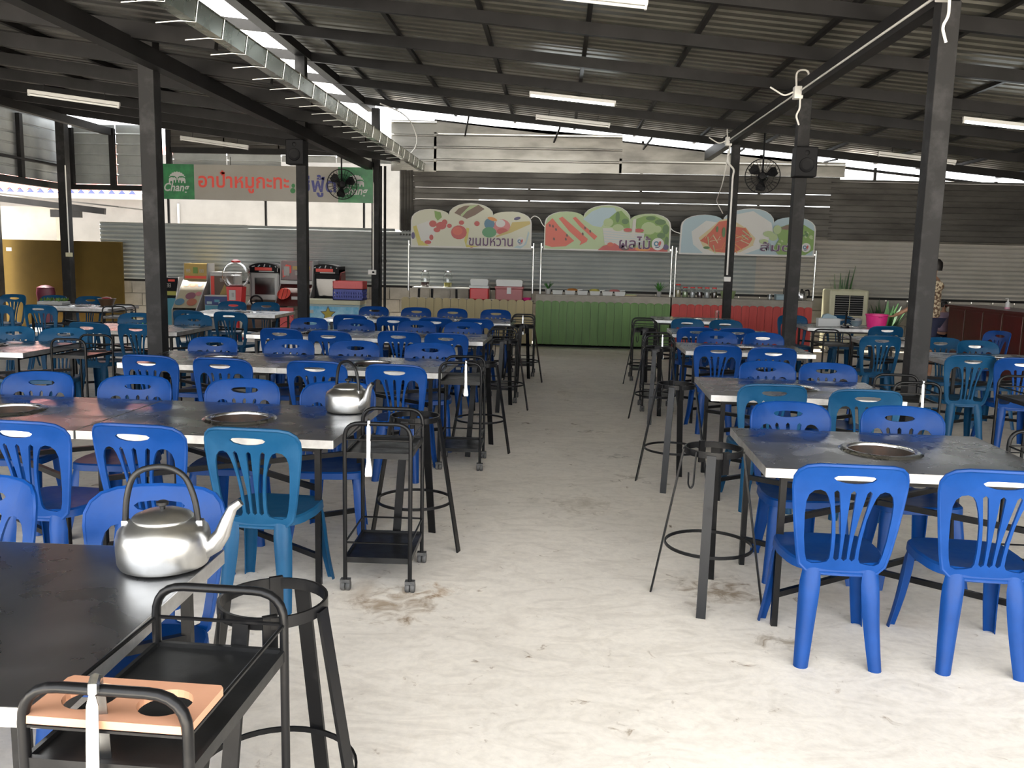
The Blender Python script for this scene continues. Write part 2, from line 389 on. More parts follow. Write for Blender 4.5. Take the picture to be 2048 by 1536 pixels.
# ================================================================== STRUCTURE
fl = MB().add([(-16,-12,0),(14,-12,0),(14,30,0),(-16,30,0)], [(0,1,2,3)]).build('floor', M['floor']); fl['kind'] = 'structure'
tag(fl, 'pale dusty concrete floor with brown stains')
gr = MB().add([(-60,-60,-.03),(60,-60,-.03),(60,80,-.03),(-60,80,-.03)], [(0,1,2,3)]).build('ground_outside', mat('outside_ground', (.45,.42,.38), .9)); tag(gr, 'pale ground around the hall', kind='structure')

SL = .095
def zr(x): return 4.02 - SL*x          # underside of main rafters
YF, YB = 0.2, 17.55
roof = struct('ceiling', 'zinc sheet roof over the aisle on black steel rafters')
def ribprofile(y0, y1, z, pitch=.20, h=.028):
    pts = []; y = y0
    while y < y1 - 1e-6:
        for dy, dz in ((0,0),(.10,0),(.125,h),(.16,h),(.185,0)):
            if y+dy*pitch/.2 <= y1: pts.append((y+dy*pitch/.2, z+dz))
        y += pitch
    pts.append((y1, z)); return pts
XL, XM, XR = -4.9, -3.75, 10.2
y = YF; k = 0
while y < YB - .05:
    y1 = min(y + .8, YB); pr = ribprofile(y, y1, 0) + [(y1+.035, .001)]
    for (a, b, mm, nm) in ((XM, XR, M['roof'], 'roof_sheet'), (XL, XM, M['skylight'], 'skylight_sheet')):
        mb = MB()
        mb.sheet([(a, yy, zr(a)+.177+zz+.002*(k % 2)) for yy, zz in pr], (b-a, 0, zr(b)-zr(a)))
        mb.build(nm, mm, roof)
    y = y1; k += 1
RY = [.3, 1.75, 3.35, 4.95, 6.55, 8.15, 9.7, 11.3, 12.9, 14.55, 16.4]
for yy in RY:
    MB().bar((XL, yy, zr(XL)+.0625), (XR, yy, zr(XR)+.0625), .065, .125).build('rafter', M['steelframe'], roof)
for x in [-3.2+1.15*i for i in range(12)] + [-4.6]:
    MB().box(x-.025, x+.025, YF, YB-.05, zr(x)+.127, zr(x)+.173).build('purlin', M['steelframe'], roof)
MB().box(-3.74, -3.60, YF, 17.3, zr(-3.67)+.002, zr(-3.67)+.12).build('beam', M['steelframe'], roof)
MB().box(2.74, 2.86, YF, 17.3, zr(2.8)-.18, zr(2.8)-.002).build('beam', M['steelframe'], roof)
MB().box(8.94, 9.06, YF, 17.3, zr(9)-.16, zr(9)-.002).build('beam', M['steelframe'], roof)

# lower roof over the left bay, falling towards its gutter
def zl(x): return 3.255 + .12*(-2.75-x)
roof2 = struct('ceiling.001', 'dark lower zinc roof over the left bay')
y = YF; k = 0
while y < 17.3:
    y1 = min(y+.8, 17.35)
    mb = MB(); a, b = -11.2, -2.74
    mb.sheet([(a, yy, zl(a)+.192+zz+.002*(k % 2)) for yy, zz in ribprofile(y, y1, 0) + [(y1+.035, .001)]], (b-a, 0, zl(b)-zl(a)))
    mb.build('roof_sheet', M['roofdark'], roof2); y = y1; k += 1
for i in range(12):
    yy = YF+.1 + 1.39*i
    MB().bar((-11.2, yy, zl(-11.2)+.065), (-2.80, yy, zl(-2.75)+.065), .075, .13).build('rafter', M['steelframe'], roof2)
for i in range(8):
    x = -2.88-1.15*i
    MB().box(x-.025, x+.025, YF, 17.3, zl(x)+.132, zl(x)+.188).build('purlin', M['steelframe'], roof2)
for x in (-3.55, -8.9):
    MB().box(x-.06, x+.06, YF, 17.3, zl(x)-.14, zl(x)-.002).build('beam', M['steelframe'], roof2)

# gutter along the eave with wire brackets
gz = 3.275
g = thing('gutter', 'long galvanised rain gutter with wire brackets under the left eave', 'gutter', (-2.67, 0, gz))
mb = MB(); pr = [(-.065,.13),(-.06,.0),(.045,-.01),(.065,.13),(.078,.13),(.068,.12)]
mb.sheet([(a, 1.0, b) for a, b in pr], (0, 16.2, 0)); go = mb.build('channel', M['gutter'], g)
sm = go.modifiers.new('thickness', 'SOLIDIFY'); sm.thickness = .003
MB().prism([(-.065,.13),(-.06,0),(.045,-.01),(.065,.13)], 17.2, 17.204).build('end_cap', M['galv'], g)
bk = MB().tube([(-.24,0,-.025),(-.06,0,-.010),(.050,0,-.018),(.074,0,.135),(-.07,0,.14)], .0045, 5).mesh('bracket', M['galv'])
for i in range(32): link('bracket', bk, g, (0, 1.4+.5*i, 0))

# posts
def post(x, y, h, label, wd=.142, base=True):
    t = thing('post', label, 'post', (x, y, 0), 0, 'dark painted posts')
    MB().bbox(-wd/2, wd/2, -wd/2, wd/2, 0, h, .006).build('shaft', M['post'], t)
    return t
post(-3.67, 7.9, zr(-3.67)-.002, 'thick dark post nearest on the left, behind the third row of tables')
post(-3.67, 12.6, zr(-3.67)-.002, 'dark spotted post carrying a speaker, in front of the banner')
post(-3.47, 16.75, zr(-3.6)-.012, 'dark post beside the freezer with two grey pipes')
post(2.80, 6.9, zr(2.8)-.182, 'thick dark post nearest on the right, with worn paint')
post(2.84, 10.8, zr(2.8)-.182, 'middle dark post on the right carrying a speaker', .14)
post(2.88, 15.0, zr(2.8)-.182, 'slim dark post in front of the red counter with white conduit', .13)
post(-9.55, 16.8, zl(-9.5)-.02, 'slim dark post at far left before the mustard partition', .17)

# back wall: block base, white corrugated fence, grey sheets above
def vcorr(mb, x0, x1, z0, z1, y, pitch, h, nsub=4):
    """horizontal corrugations: profile in z swept along x"""
    pts = []; n = int((z1-z0)/pitch*nsub)+1
    for i in range(n+1):
        z = z0+(z1-z0)*i/n
        pts.append((x0, y - h/2*(1-math.cos(2*PI*(z-z0)/pitch)), z))
    mb.sheet(pts, (x1-x0, 0, 0)); return mb
def lap(mb, x0, x1, z0, z1, y, pitch, h):
    """flat-pan sheet with narrow ribs"""
    pts = []; z = z0
    while z < z1-1e-6:
        for dz, dy in ((0,0),(.80,0),(.86,-h),(.94,-h),(1.0,0)):
            if z+dz*pitch <= z1: pts.append((x0, y+dy, z+dz*pitch))
        z += pitch
    pts.append((x0, y, z1)); mb.sheet(pts, (x1-x0, 0, 0)); return mb
wb = struct('wall_back', 'back wall of corrugated sheets above a low block base')
bx0 = -9.3
for c in range(4):
    for i in range(48):
        xx = bx0 + i*.41 + (.2 if c % 2 else 0)
        if xx > 9.9: continue
        if c == 0 and i == 0: blk = MB().bbox(0, .40, 0, .1, 0, .245, .006).mesh('block', M['block'])
        link('block', blk, wb, (xx, 17.62, c*.255))
MB().box(-9.3, 10.2, 17.66, 17.71, 0, 1.03).build('mortar', M['block'], wb)
for a, b, mm, zt in ((-9.3,-6.3,M['whitesheet'],2.18),(-6.3,-3.3,M['whitesheet'],2.17),(-3.3,0.2,M['whitesheet'],2.15),(.2,3.9,M['whitesheet'],2.14),(3.9,7.2,M['greysheet'],2.13),(7.2,10.2,M['greysheet'],2.11)):
    vcorr(MB(), a, b+.04, 1.03, zt, 17.60-(.004 if int(a*10) % 2 else 0), .086, .02).build('fence_sheet', mm, wb)
MB().box(-9.3, 10.2, 17.585, 17.60, 1.0, 1.045).build('rail', M['steelframe'], wb)
# dark sheets with slits of daylight
rw = random.Random(5)
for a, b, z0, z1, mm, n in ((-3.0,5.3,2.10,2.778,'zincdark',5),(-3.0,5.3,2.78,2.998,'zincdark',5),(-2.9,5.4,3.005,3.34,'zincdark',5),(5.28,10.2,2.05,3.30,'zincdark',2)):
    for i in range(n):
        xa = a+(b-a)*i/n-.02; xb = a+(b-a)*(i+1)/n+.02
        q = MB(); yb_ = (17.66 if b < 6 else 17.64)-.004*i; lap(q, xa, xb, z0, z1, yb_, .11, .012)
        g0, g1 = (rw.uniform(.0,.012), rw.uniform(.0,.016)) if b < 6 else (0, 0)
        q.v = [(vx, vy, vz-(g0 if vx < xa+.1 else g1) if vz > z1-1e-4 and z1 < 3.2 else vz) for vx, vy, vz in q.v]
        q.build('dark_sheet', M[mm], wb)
for a, b, z0, z1 in ((-3.35,-2.45,3.3,4.28),(-2.5,1.2,3.32,4.06),(1.15,5.5,3.34,3.62)):
    mb = MB(); lap(mb, a, b, z0, z1, 17.64, .24, .02)
    mb.add([(a,17.655,z1-.03),(b,17.655,z1-.03),(b,17.655,zr(b)+.02),(a,17.655,zr(a)+.02)], [(0,1,2,3)]) if a > -3 else None
    mb.build('silver_sheet', M['zinc'], wb)
for i in range(3):
    q = MB(); q.sheet([(-3.17+.03*k, 17.60-(.015 if k % 2 else 0), 2.0+.45*i) for k in range(10)], (0, 0, .46 if i < 2 else .42)); q.build('dark_sheet', M['zincdark'], wb)
MB().bar((-2.5, 17.69, zr(-2.5)+.03), (10.2, 17.69, zr(10.2)+.03), .04, .05).build('wall_rail', M['steelframe'], wb)
for x in (-2.9, -.6, 1.6, 3.9, 6.1, 8.4):
    MB().box(x-.025, x+.025, 17.70, 17.75, 1.0, min(4.1, zr(x)+.1)).build('wall_stud', M['steelframe'], wb)
for i in range(7):
    x = -1.9+i*1.75
    MB().bar((x, 17.68, 3.98-.05*(x+2)), (x+.12, 17.25, zr(x)+.1), .03, .03).build('roof_strut', M['steelframe'], wb)
# right wall
wr = struct('wall_right', 'dark corrugated right wall')
for i in range(6):
    mb = MB(); mb.sheet([(10.15+(.02 if k % 2 else 0), YF+2.92*i+k*.0942, 0) for k in range(32)], (0,0,zr(10.2)+.2)); mb.build('wall_sheet', M['zincdark'], wr)
# left corner: upper zinc panels on posts
wblock = struct('wall_left_blocker', 'added unseen corrugated wall keeping daylight out of the left bay')  # out-of-view wall added to block side daylight and darken the left bay
for i in range(6):
    q = MB(); q.sheet([(-11.0+(.02 if k % 2 else 0), YF+2.8*i+k*.0903, 0) for k in range(32)], (0,0,4.2)); q.build('wall_sheet', M['zincdark'], wblock)
wl = struct('wall_left', 'zinc panels hung high at the left corner')
for i in range(2):
    lap(MB(), -9.75+i*.9, -9.75+(i+1)*.9-.02, 2.92, 4.08, 17.50, .2, .015).build('zinc_panel', M['paleZinc'], wl)
mb = MB()
for i in range(3):
    mb = MB(); mb.v = []; q = MB(); lap(q, 0, 2.4, 2.92, 4.16, 0, .2, .015)
    q.v = [(-9.95+yv*1.0, 17.4-xv-2.45*i, zv) for xv, yv, zv in q.v]; q.build('zinc_panel', M['paleZinc'], wl)
for x in (-9.75, -8.9, -8.05, -7.75):
    MB().box(x-.05, x+.05, 17.40, 17.49, 2.86, 4.0).build('stud', M['steelframe'], wl)
for yy in (16.0, 14.6, 13.2):
    MB().box(-9.93, -9.85, yy-.05, yy+.05, 2.86, 4.05).build('stud', M['steelframe'], wl)
MB().box(-9.8, -7.7, 17.38, 17.5, 2.80, 2.90).build('bottom_rail', M['steelframe'], wl)
MB().box(-9.94, -9.83, 10.3, 17.4, 2.78, 2.90).build('bottom_rail', M['steelframe'], wl)
MB().box(-9.94, -9.83, 10.3, 17.4, 3.22, 3.26).build('bottom_rail', M['steelframe'], wl)
MB().box(-7.72, -3.0, 17.4, 17.46, 3.55, 3.66).build('top_rail', M['steelframe'], wl)
for x in (-7.9, -5.9, -3.9):
    MB().box(x-.02, x+.02, 17.66, 17.70, 1.0, 2.9).build('stud', M['steelframe'], wl)
for i in range(4):
    lap(MB(), -7.7+i*1.1, -6.62+i*1.1, 3.30 if i < 2 else 3.42, 3.62, 17.5, .14, .012).build('zinc_panel', M['paleZinc'], wl)
    lap(MB(), -7.75+i*1.1, -6.62+i*1.1, 3.60, 4.02-.13*i, 17.42, .14, .012).build('dark_panel', M['zincdark'], wl)
# ================================================================== NEIGHBOURING HOUSE AND PARTITION
h = thing('neighbour_house', 'white house with wavy red tiled roof beyond the left fence', 'house', (-8, 22, 0))
MB().box(-7.5, -2.3, 0, .2, 0, 2.95).build('wall', M['whitewall'], h)
MB().box(-2.3, 6.0, 0, .2, 0, 4.0).build('wall', M['whitewall'], h)
MB().box(-7.5, -2.3, -.04, -.005, 2.88, 3.02).build('fascia', M['cabwhite'], h)
rt = MB(); pts = []
for i in range(181):
    x = -8 + 5.7*i/180; pts.append((x, -.35, 3.05+.045*math.cos(2*PI*x/.26)))
rt.sheet(pts, (0, 4.5, 1.6)); ro = rt.build('tiled_roof', M['tile'], h, smooth=True)
ro.modifiers.new('t', 'SOLIDIFY').thickness = .015
for i in range(21):
    x = -8+.2+.26*i
    MB().prism([(x-.09,2.99),(x+.09,2.99),(x,3.085)], -.345, -.30).build('tile_end', M['tileblue'], h)
MB().box(-1.6, -1.55, -.03, 0, 1.9, 2.8).build('wall_joint', M['cabgrey'], h)
for k in range(2):
    for j in range(2):
        MB().box(-4.9+.33*k, -4.65+.33*k, -.012, .01, 2.42+.16*j, 2.47+.16*j).build('vent_slot', M['brown'], h)
sh = thing('lean_to_shed', 'low lean-to shed with dark eave boards at far left', 'shed', (-11.5, 18.6, 0))
MB().box(-3.5, .7, 0, .15, 0, 2.5).build('wall', M['greysheet'], sh)
MB().bar((-3.5, -.2, 2.95), (1.9, -.2, 2.42), .08, .13).build('eave_board', M['steelframe'], sh)
MB().bar((-3.5, .4, 3.02), (2.2, .4, 2.52), 1.2, .03).build('roof', M['roofdark'], sh)
MB().box(.7, 1.35, -.2, -.1, 2.28, 2.44).build('bracket_board', M['steelframe'], sh)
pt = thing('partition', 'plain mustard yellow partition panel at far left', 'partition', (-10.3, 17.25, 0))
MB().bbox(-2.2, 1.62, -.03, .03, .02, 1.78, .004).build('panel', M['mustard'], pt)
MB().box(-.75, -.64, -.034, -.028, 1.55, 1.62).build('notice', M['cabgrey'], pt)
for x in (-2.0, 1.5): MB().box(x-.2, x+.2, -.2, .2, 0, .02).build('foot', M['steelframe'], pt)

# ================================================================== TABLES
TL, TD, TH = 1.29, .94, .755
def make_table():
    t = thing('grill_table', 'steel topped grill table', 'table')
    outer = [(-TL/2,-TD/2),(TL/2,-TD/2),(TL/2,TD/2),(-TL/2,TD/2)]
    hole = ell(0, 0, .155, .155, 32)
    V, F = fill2d([outer, hole]); n = len(V)
    mb = MB(); mb.add([(a,b,TH) for a,b in V]+[(a,b,TH-.004) for a,b in V], F+[tuple(i+n for i in f[::-1]) for f in F])
    mb.build('tabletop', M['top'], t)
    e = MB(); z0, z1 = TH-.042, TH-.0005; w_ = .004
    e.box(-TL/2-.002, TL/2+.002, -TD/2-w_, -TD/2, z0, z1).box(-TL/2-.002, TL/2+.002, TD/2, TD/2+w_, z0, z1)
    e.box(-TL/2-w_, -TL/2, -TD/2, TD/2, z0, z1).box(TL/2, TL/2+w_, -TD/2, TD/2, z0, z1)
    e.build('edge_trim', M['edge'], t)
    r = MB(); r.lathe([(.152,-.012),(.152,.002),(.157,.009),(.175,.011),(.192,.004),(.196,.0005),(.157,.0005),(.157,-.012),(.152,-.012)], 40, (0,0,TH)); r.f = [f for f in r.f if len(f) == 4]
    r.build('grill_ring', M['steel'], t, smooth=True)
    r = MB(); r.lathe([(.149,-.09),(.149,-.004),(.154,-.004),(.154,-.09),(.149,-.09)], 40, (0,0,TH)); r.f = [f for f in r.f if len(f) == 4]
    r.build('ring_sleeve', M['rust'], t, smooth=True)
    L = .028
    for sx in (-1,1):
        for sy in (-1,1):
            x = sx*(TL/2-.09); yy = sy*(TD/2-.06)
            MB().box(x-L/2, x+L/2, yy-L/2, yy+L/2, 0, TH-.045).build('leg', M['black'], t)
    a, b = TL/2-.09, TD/2-.06
    for z in (.15, .50):
        MB().bar((-a,-b,z), (a,b,z), .024, .026).build('cross_brace', M['black'], t)
        MB().bar((-a,b,z-.003), (a,-b,z-.003), .024, .026).build('cross_brace', M['black'], t)
    fr = MB(); fr.box(-a, a, -b-.012, -b+.012, TH-.07, TH-.043).box(-a, a, b-.012, b+.012, TH-.07, TH-.043)
    fr.box(-a-.012, -a+.012, -b, b, TH-.07, TH-.043).box(a-.012, a+.012, -b, b, TH-.07, TH-.043)
    fr.build('top_frame', M['black'], t)
    return t
T0 = make_table(); T0used = [False]
TG = 'steel grill tables with a round hole'
def table(x0, y0, label, rz=0, right=True):
    """x0,y0: near corner (right end if right, else left end)"""
    c = Vector((-TL/2 if right else TL/2, TD/2, 0)); c.rotate(Euler((0,0,rz)))
    loc = (x0+c.x, y0+c.y, 0)
    if not T0used[0]:
        T0used[0] = True; T0.location = loc; T0.rotation_euler.z = rz; tag(T0, label, 'table', TG); return T0
    return dup(T0, loc, rz, label, TG)
def ang(d): return math.radians(d)
# left of the aisle, from the camera to the counters
tA = table(-.975, 1.56, 'bare dark steel table under the nearest kettle, front left corner', ang(.5))
for c in tA.children:
    if c.name.startswith('tabletop'): c.data = c.data.copy(); c.data.materials.clear(); c.data.materials.append(M['topclean'])
tB = table(-1.06, 4.10, 'grill table with the second kettle, right end of second left row', ang(-1.5))
table(-2.365, 4.13, 'grill table touching the frame edge, left end of second left row', ang(-1.2))
table(-.87, 6.65, 'grill table beside the aisle, right end of third left row', ang(-1.6))
table(-2.17, 6.69, 'grill table in front of the thick left post, third left row', ang(-1.4))
table(-.77, 9.26, 'grill table beside the aisle, right end of fourth left row', ang(-2))
table(-2.07, 9.31, 'grill table, left end of fourth left row', ang(-2))
table(-.62, 11.93, 'grill table beside the aisle, right end of fifth left row by the cream counter', ang(-2))
table(-1.93, 11.98, 'grill table, left end of fifth left row by the freezer', ang(-2))
# left bay
table(-4.50, 7.15, 'dark grill table at the left frame edge beyond the second row', ang(-1))
table(-4.14, 9.36, 'grill table in deep shade just left of the thick left post', ang(-1))
table(-4.02, 12.35, 'grill table in front of the racing arcade cabinets', ang(-1))
table(-6.65, 12.7, 'grill table before the mustard partition at far left', ang(-1))
# right of the aisle
table(.955, 3.84, 'large scratched grill table at the front right', ang(-1.5), False)
table(1.08, 5.97, 'grill table of the second right row, behind the front right one', ang(-2), False)
table(1.336, 8.93, 'grill table of the third right row beside the aisle', ang(-1), False)
table(1.463, 11.0, 'grill table of the fourth right row with a red counter behind', ang(-3), False)
table(1.509, 13.55, 'grill table of the last right row with an egg and a glass on it', ang(-3), False)
table(3.62, 12.75, 'grill table with tissue box and pink bucket, right bay', ang(-2), False)
table(3.70, 10.55, 'grill table half hidden by trolleys, right bay', ang(-2), False)
table(3.80, 8.62, 'grill table behind the thick right post, right bay', ang(-2), False)

# ================================================================== CHAIRS
def make_chair(pm):
    t = thing('plastic_chair', 'plastic chair', 'chair')
    out = []
    half = [(0,0),(.10,0),(.145,.012),(.172,.04),(.185,.10),(.20,.2),(.213,.3),(.221,.38),(.22,.42),(.208,.452),(.182,.475),(.14,.486),(.07,.491),(0,.492)]
    out = half + [(-a, b) for a, b in half[-2:0:-1]]
    lens = [( .083,.434),(.07,.444),(.035,.4475),(0,.448),(-.035,.4475),(-.07,.444),(-.083,.434),(-.07,.422),(-.035,.414),(0,.412),(.035,.414),(.07,.422)]
    so_ = [(.093,.35),(.105,.370),(.125,.378),(.147,.372),(.164,.352),(.172,.32),(.172,.26),(.165,.16),(.155,.09),(.145,.055),(.125,.045),(.09,.05),(.066,.058),(.058,.075),(.057,.12),(.060,.18),(.067,.25),(.080,.31)]
    def slot(c, hw):
        L = [(u-hw, v) for u, v in c]; R = [(u+hw, v) for u, v in c[::-1]]
        top = [(c[0][0], c[0][1]+hw)]; bot = [(c[-1][0], c[-1][1]-hw)]
        return L + bot + R + top
    s1 = slot([(.064,.372),(.057,.33),(.046,.26),(.036,.18),(.033,.12),(.032,.075)], .0105)
    s0 = slot([(0,.372),(0,.3),(0,.2),(0,.13),(0,.075)], .0105)
    holes = [lens, so_, [(-a,b) for a,b in so_], s1, [(-a,b) for a,b in s1], s0]
    V, F = fill2d([out]+holes)
    bm = bmesh.new(); bv = [bm.verts.new((a, b, 0)) for a, b in V]
    for f in F: bm.faces.new([bv[i] for i in f])
    for cut in [-.18+.04*i for i in range(10)]:
        bmesh.ops.bisect_plane(bm, geom=bm.verts[:]+bm.edges[:]+bm.faces[:], plane_co=(cut,0,0), plane_no=(1,0,0))
    for cut in [.06*i for i in range(1,9)]:
        bmesh.ops.bisect_plane(bm, geom=bm.verts[:]+bm.edges[:]+bm.faces[:], plane_co=(0,cut,0), plane_no=(0,1,0))
    def mp(u, v, off):
        yb = -.175 - .21*v - (2.2*(v-.40)**2 if v > .40 else 0) + 1.15*u*u*min(1, .35+v*1.6)
        return Vector((u, yb+off, .388+v*.985))
    bm.verts.index_update(); vs = [mp(p.co.x, p.co.y, 0) for p in bm.verts]; n = len(vs)
    fs = [tuple(p.index for p in f.verts) for f in bm.faces]
    mb = MB(); mb.add(vs+[mp(p.co.x, p.co.y, -.013) for p in bm.verts], fs+[tuple(i+n for i in f[::-1]) for f in fs])
    for e in bm.edges:
        if e.is_boundary:
            a, b = e.verts[0].index, e.verts[1].index; mb.f.append((a, b, b+n, a+n))
    bm.free()
    # rolled rim around the outside of the back
    rim = [mp(a, b, -.008) for a, b in out]
    mb.tube(rim, .0085, 6, closed=True)
    mb.build('backrest', pm, t, smooth=True)
    # seat
    def outline(s, dy=0):
        P = []
        for k in range(28):
            a = 2*PI*k/28; ca, sa = math.cos(a), math.sin(a); ex = .45
            x = abs(ca)**ex*math.copysign(1, ca)*.215; yv = abs(sa)**ex*math.copysign(1, sa)*.205+.015
            x *= (1.0 if yv > 0 else 1+yv*.75)
            P.append((x*s, (yv-.015)*s+.015))
        return P
    mb = MB(); rings = [(.25,.431),(.6,.432),(.86,.439),(.96,.440),(1.0,.432),(1.012,.40),(1.0,.398),(.985,.425),(.6,.424),(.25,.423)]
    vs = []; 
    for s_, z in rings: vs += [(a, b, z) for a, b in outline(s_)]
    n = 28; fs = []
    for i in range(len(rings)-1): fs += [(i*n+k, i*n+(k+1)%n, (i+1)*n+(k+1)%n, (i+1)*n+k) for k in range(n)]
    fs += [tuple(range(n))[::-1], tuple((len(rings)-1)*n+k for k in range(n))]
    mb.add(vs, fs)
    mb.build('seat', pm, t, smooth=True)
    # channel legs
    def leg(top, foot, outdir, w0, w1):
        mb = MB(); lv = 6; prof = []
        o = Vector((outdir[0], outdir[1], 0)).normalized(); sd = Vector((-o.y, o.x, 0)); m = 7; vs = []
        for i in range(lv+1):
            tt = i/lv; c = Vector(top).lerp(Vector(foot), tt); c += o*(.012*math.sin(PI*tt)*-1)
            wd = (w0+(w1-w0)*tt)*(.72+.28*min(1, tt*5)); dp = wd*.62*(.25+.75*min(1, tt*4.5))
            oa = []; ia = []
            for k in range(m):
                a = -1.25+2.5*k/(m-1)
                oa.append(c + sd*(wd*.53*math.sin(a)) + o*(dp*(math.cos(a)-.35)))
                ia.append(c + sd*((wd*.53-.006)*math.sin(a)) + o*((dp-.007)*(math.cos(a)-.35)-.001))
            vs += oa + ia[::-1]
        q = 2*m
        fs = [(i*q+k, i*q+(k+1)%q, (i+1)*q+(k+1)%q, (i+1)*q+k) for i in range(lv) for k in range(q)]
        fs += [tuple(range(q))[::-1], tuple(lv*q+k for k in range(q))]
        mb.add(vs, fs); mb.build('leg', pm, t, smooth=True)
    for sx in (-1, 1):
        leg((sx*.118, -.178, .418), (sx*.150, -.235, 0), (sx*.25, -1), .092, .058)
        leg((sx*.175, .165, .43), (sx*.215, .235, 0), (sx*.7, .7), .085, .055)
    return t
CH = {}
used = {}
CN = {'b': 'bright blue', 't': 'faded teal blue'}
GRP = {}
def chair(px, py_top, face, col, label, rz=0):
    """px, py_top: world x and y of the top of the backrest; face N (away from camera), S (towards it)"""
    a = {'N': 0, 'S': PI, 'E': -PI/2, 'W': PI/2}[face] + math.radians(rz)
    off = Vector((0, -.295, 0)); off.rotate(Euler((0,0,a)))
    loc = (px-off.x, py_top-off.y, 0)
    if col not in CH:
        CH[col] = make_chair(M['blue'] if col == 'b' else M['teal']); o = CH[col]; o.location = loc; o.rotation_euler.z = a
        tag(o, label, 'chair', 'blue slotted plastic chairs'); return o
    return dup(CH[col], loc, a, label, 'blue slotted plastic chairs')
ORD = ['nearest the aisle', 'second from the aisle', 'third from the aisle', 'fourth from the aisle']
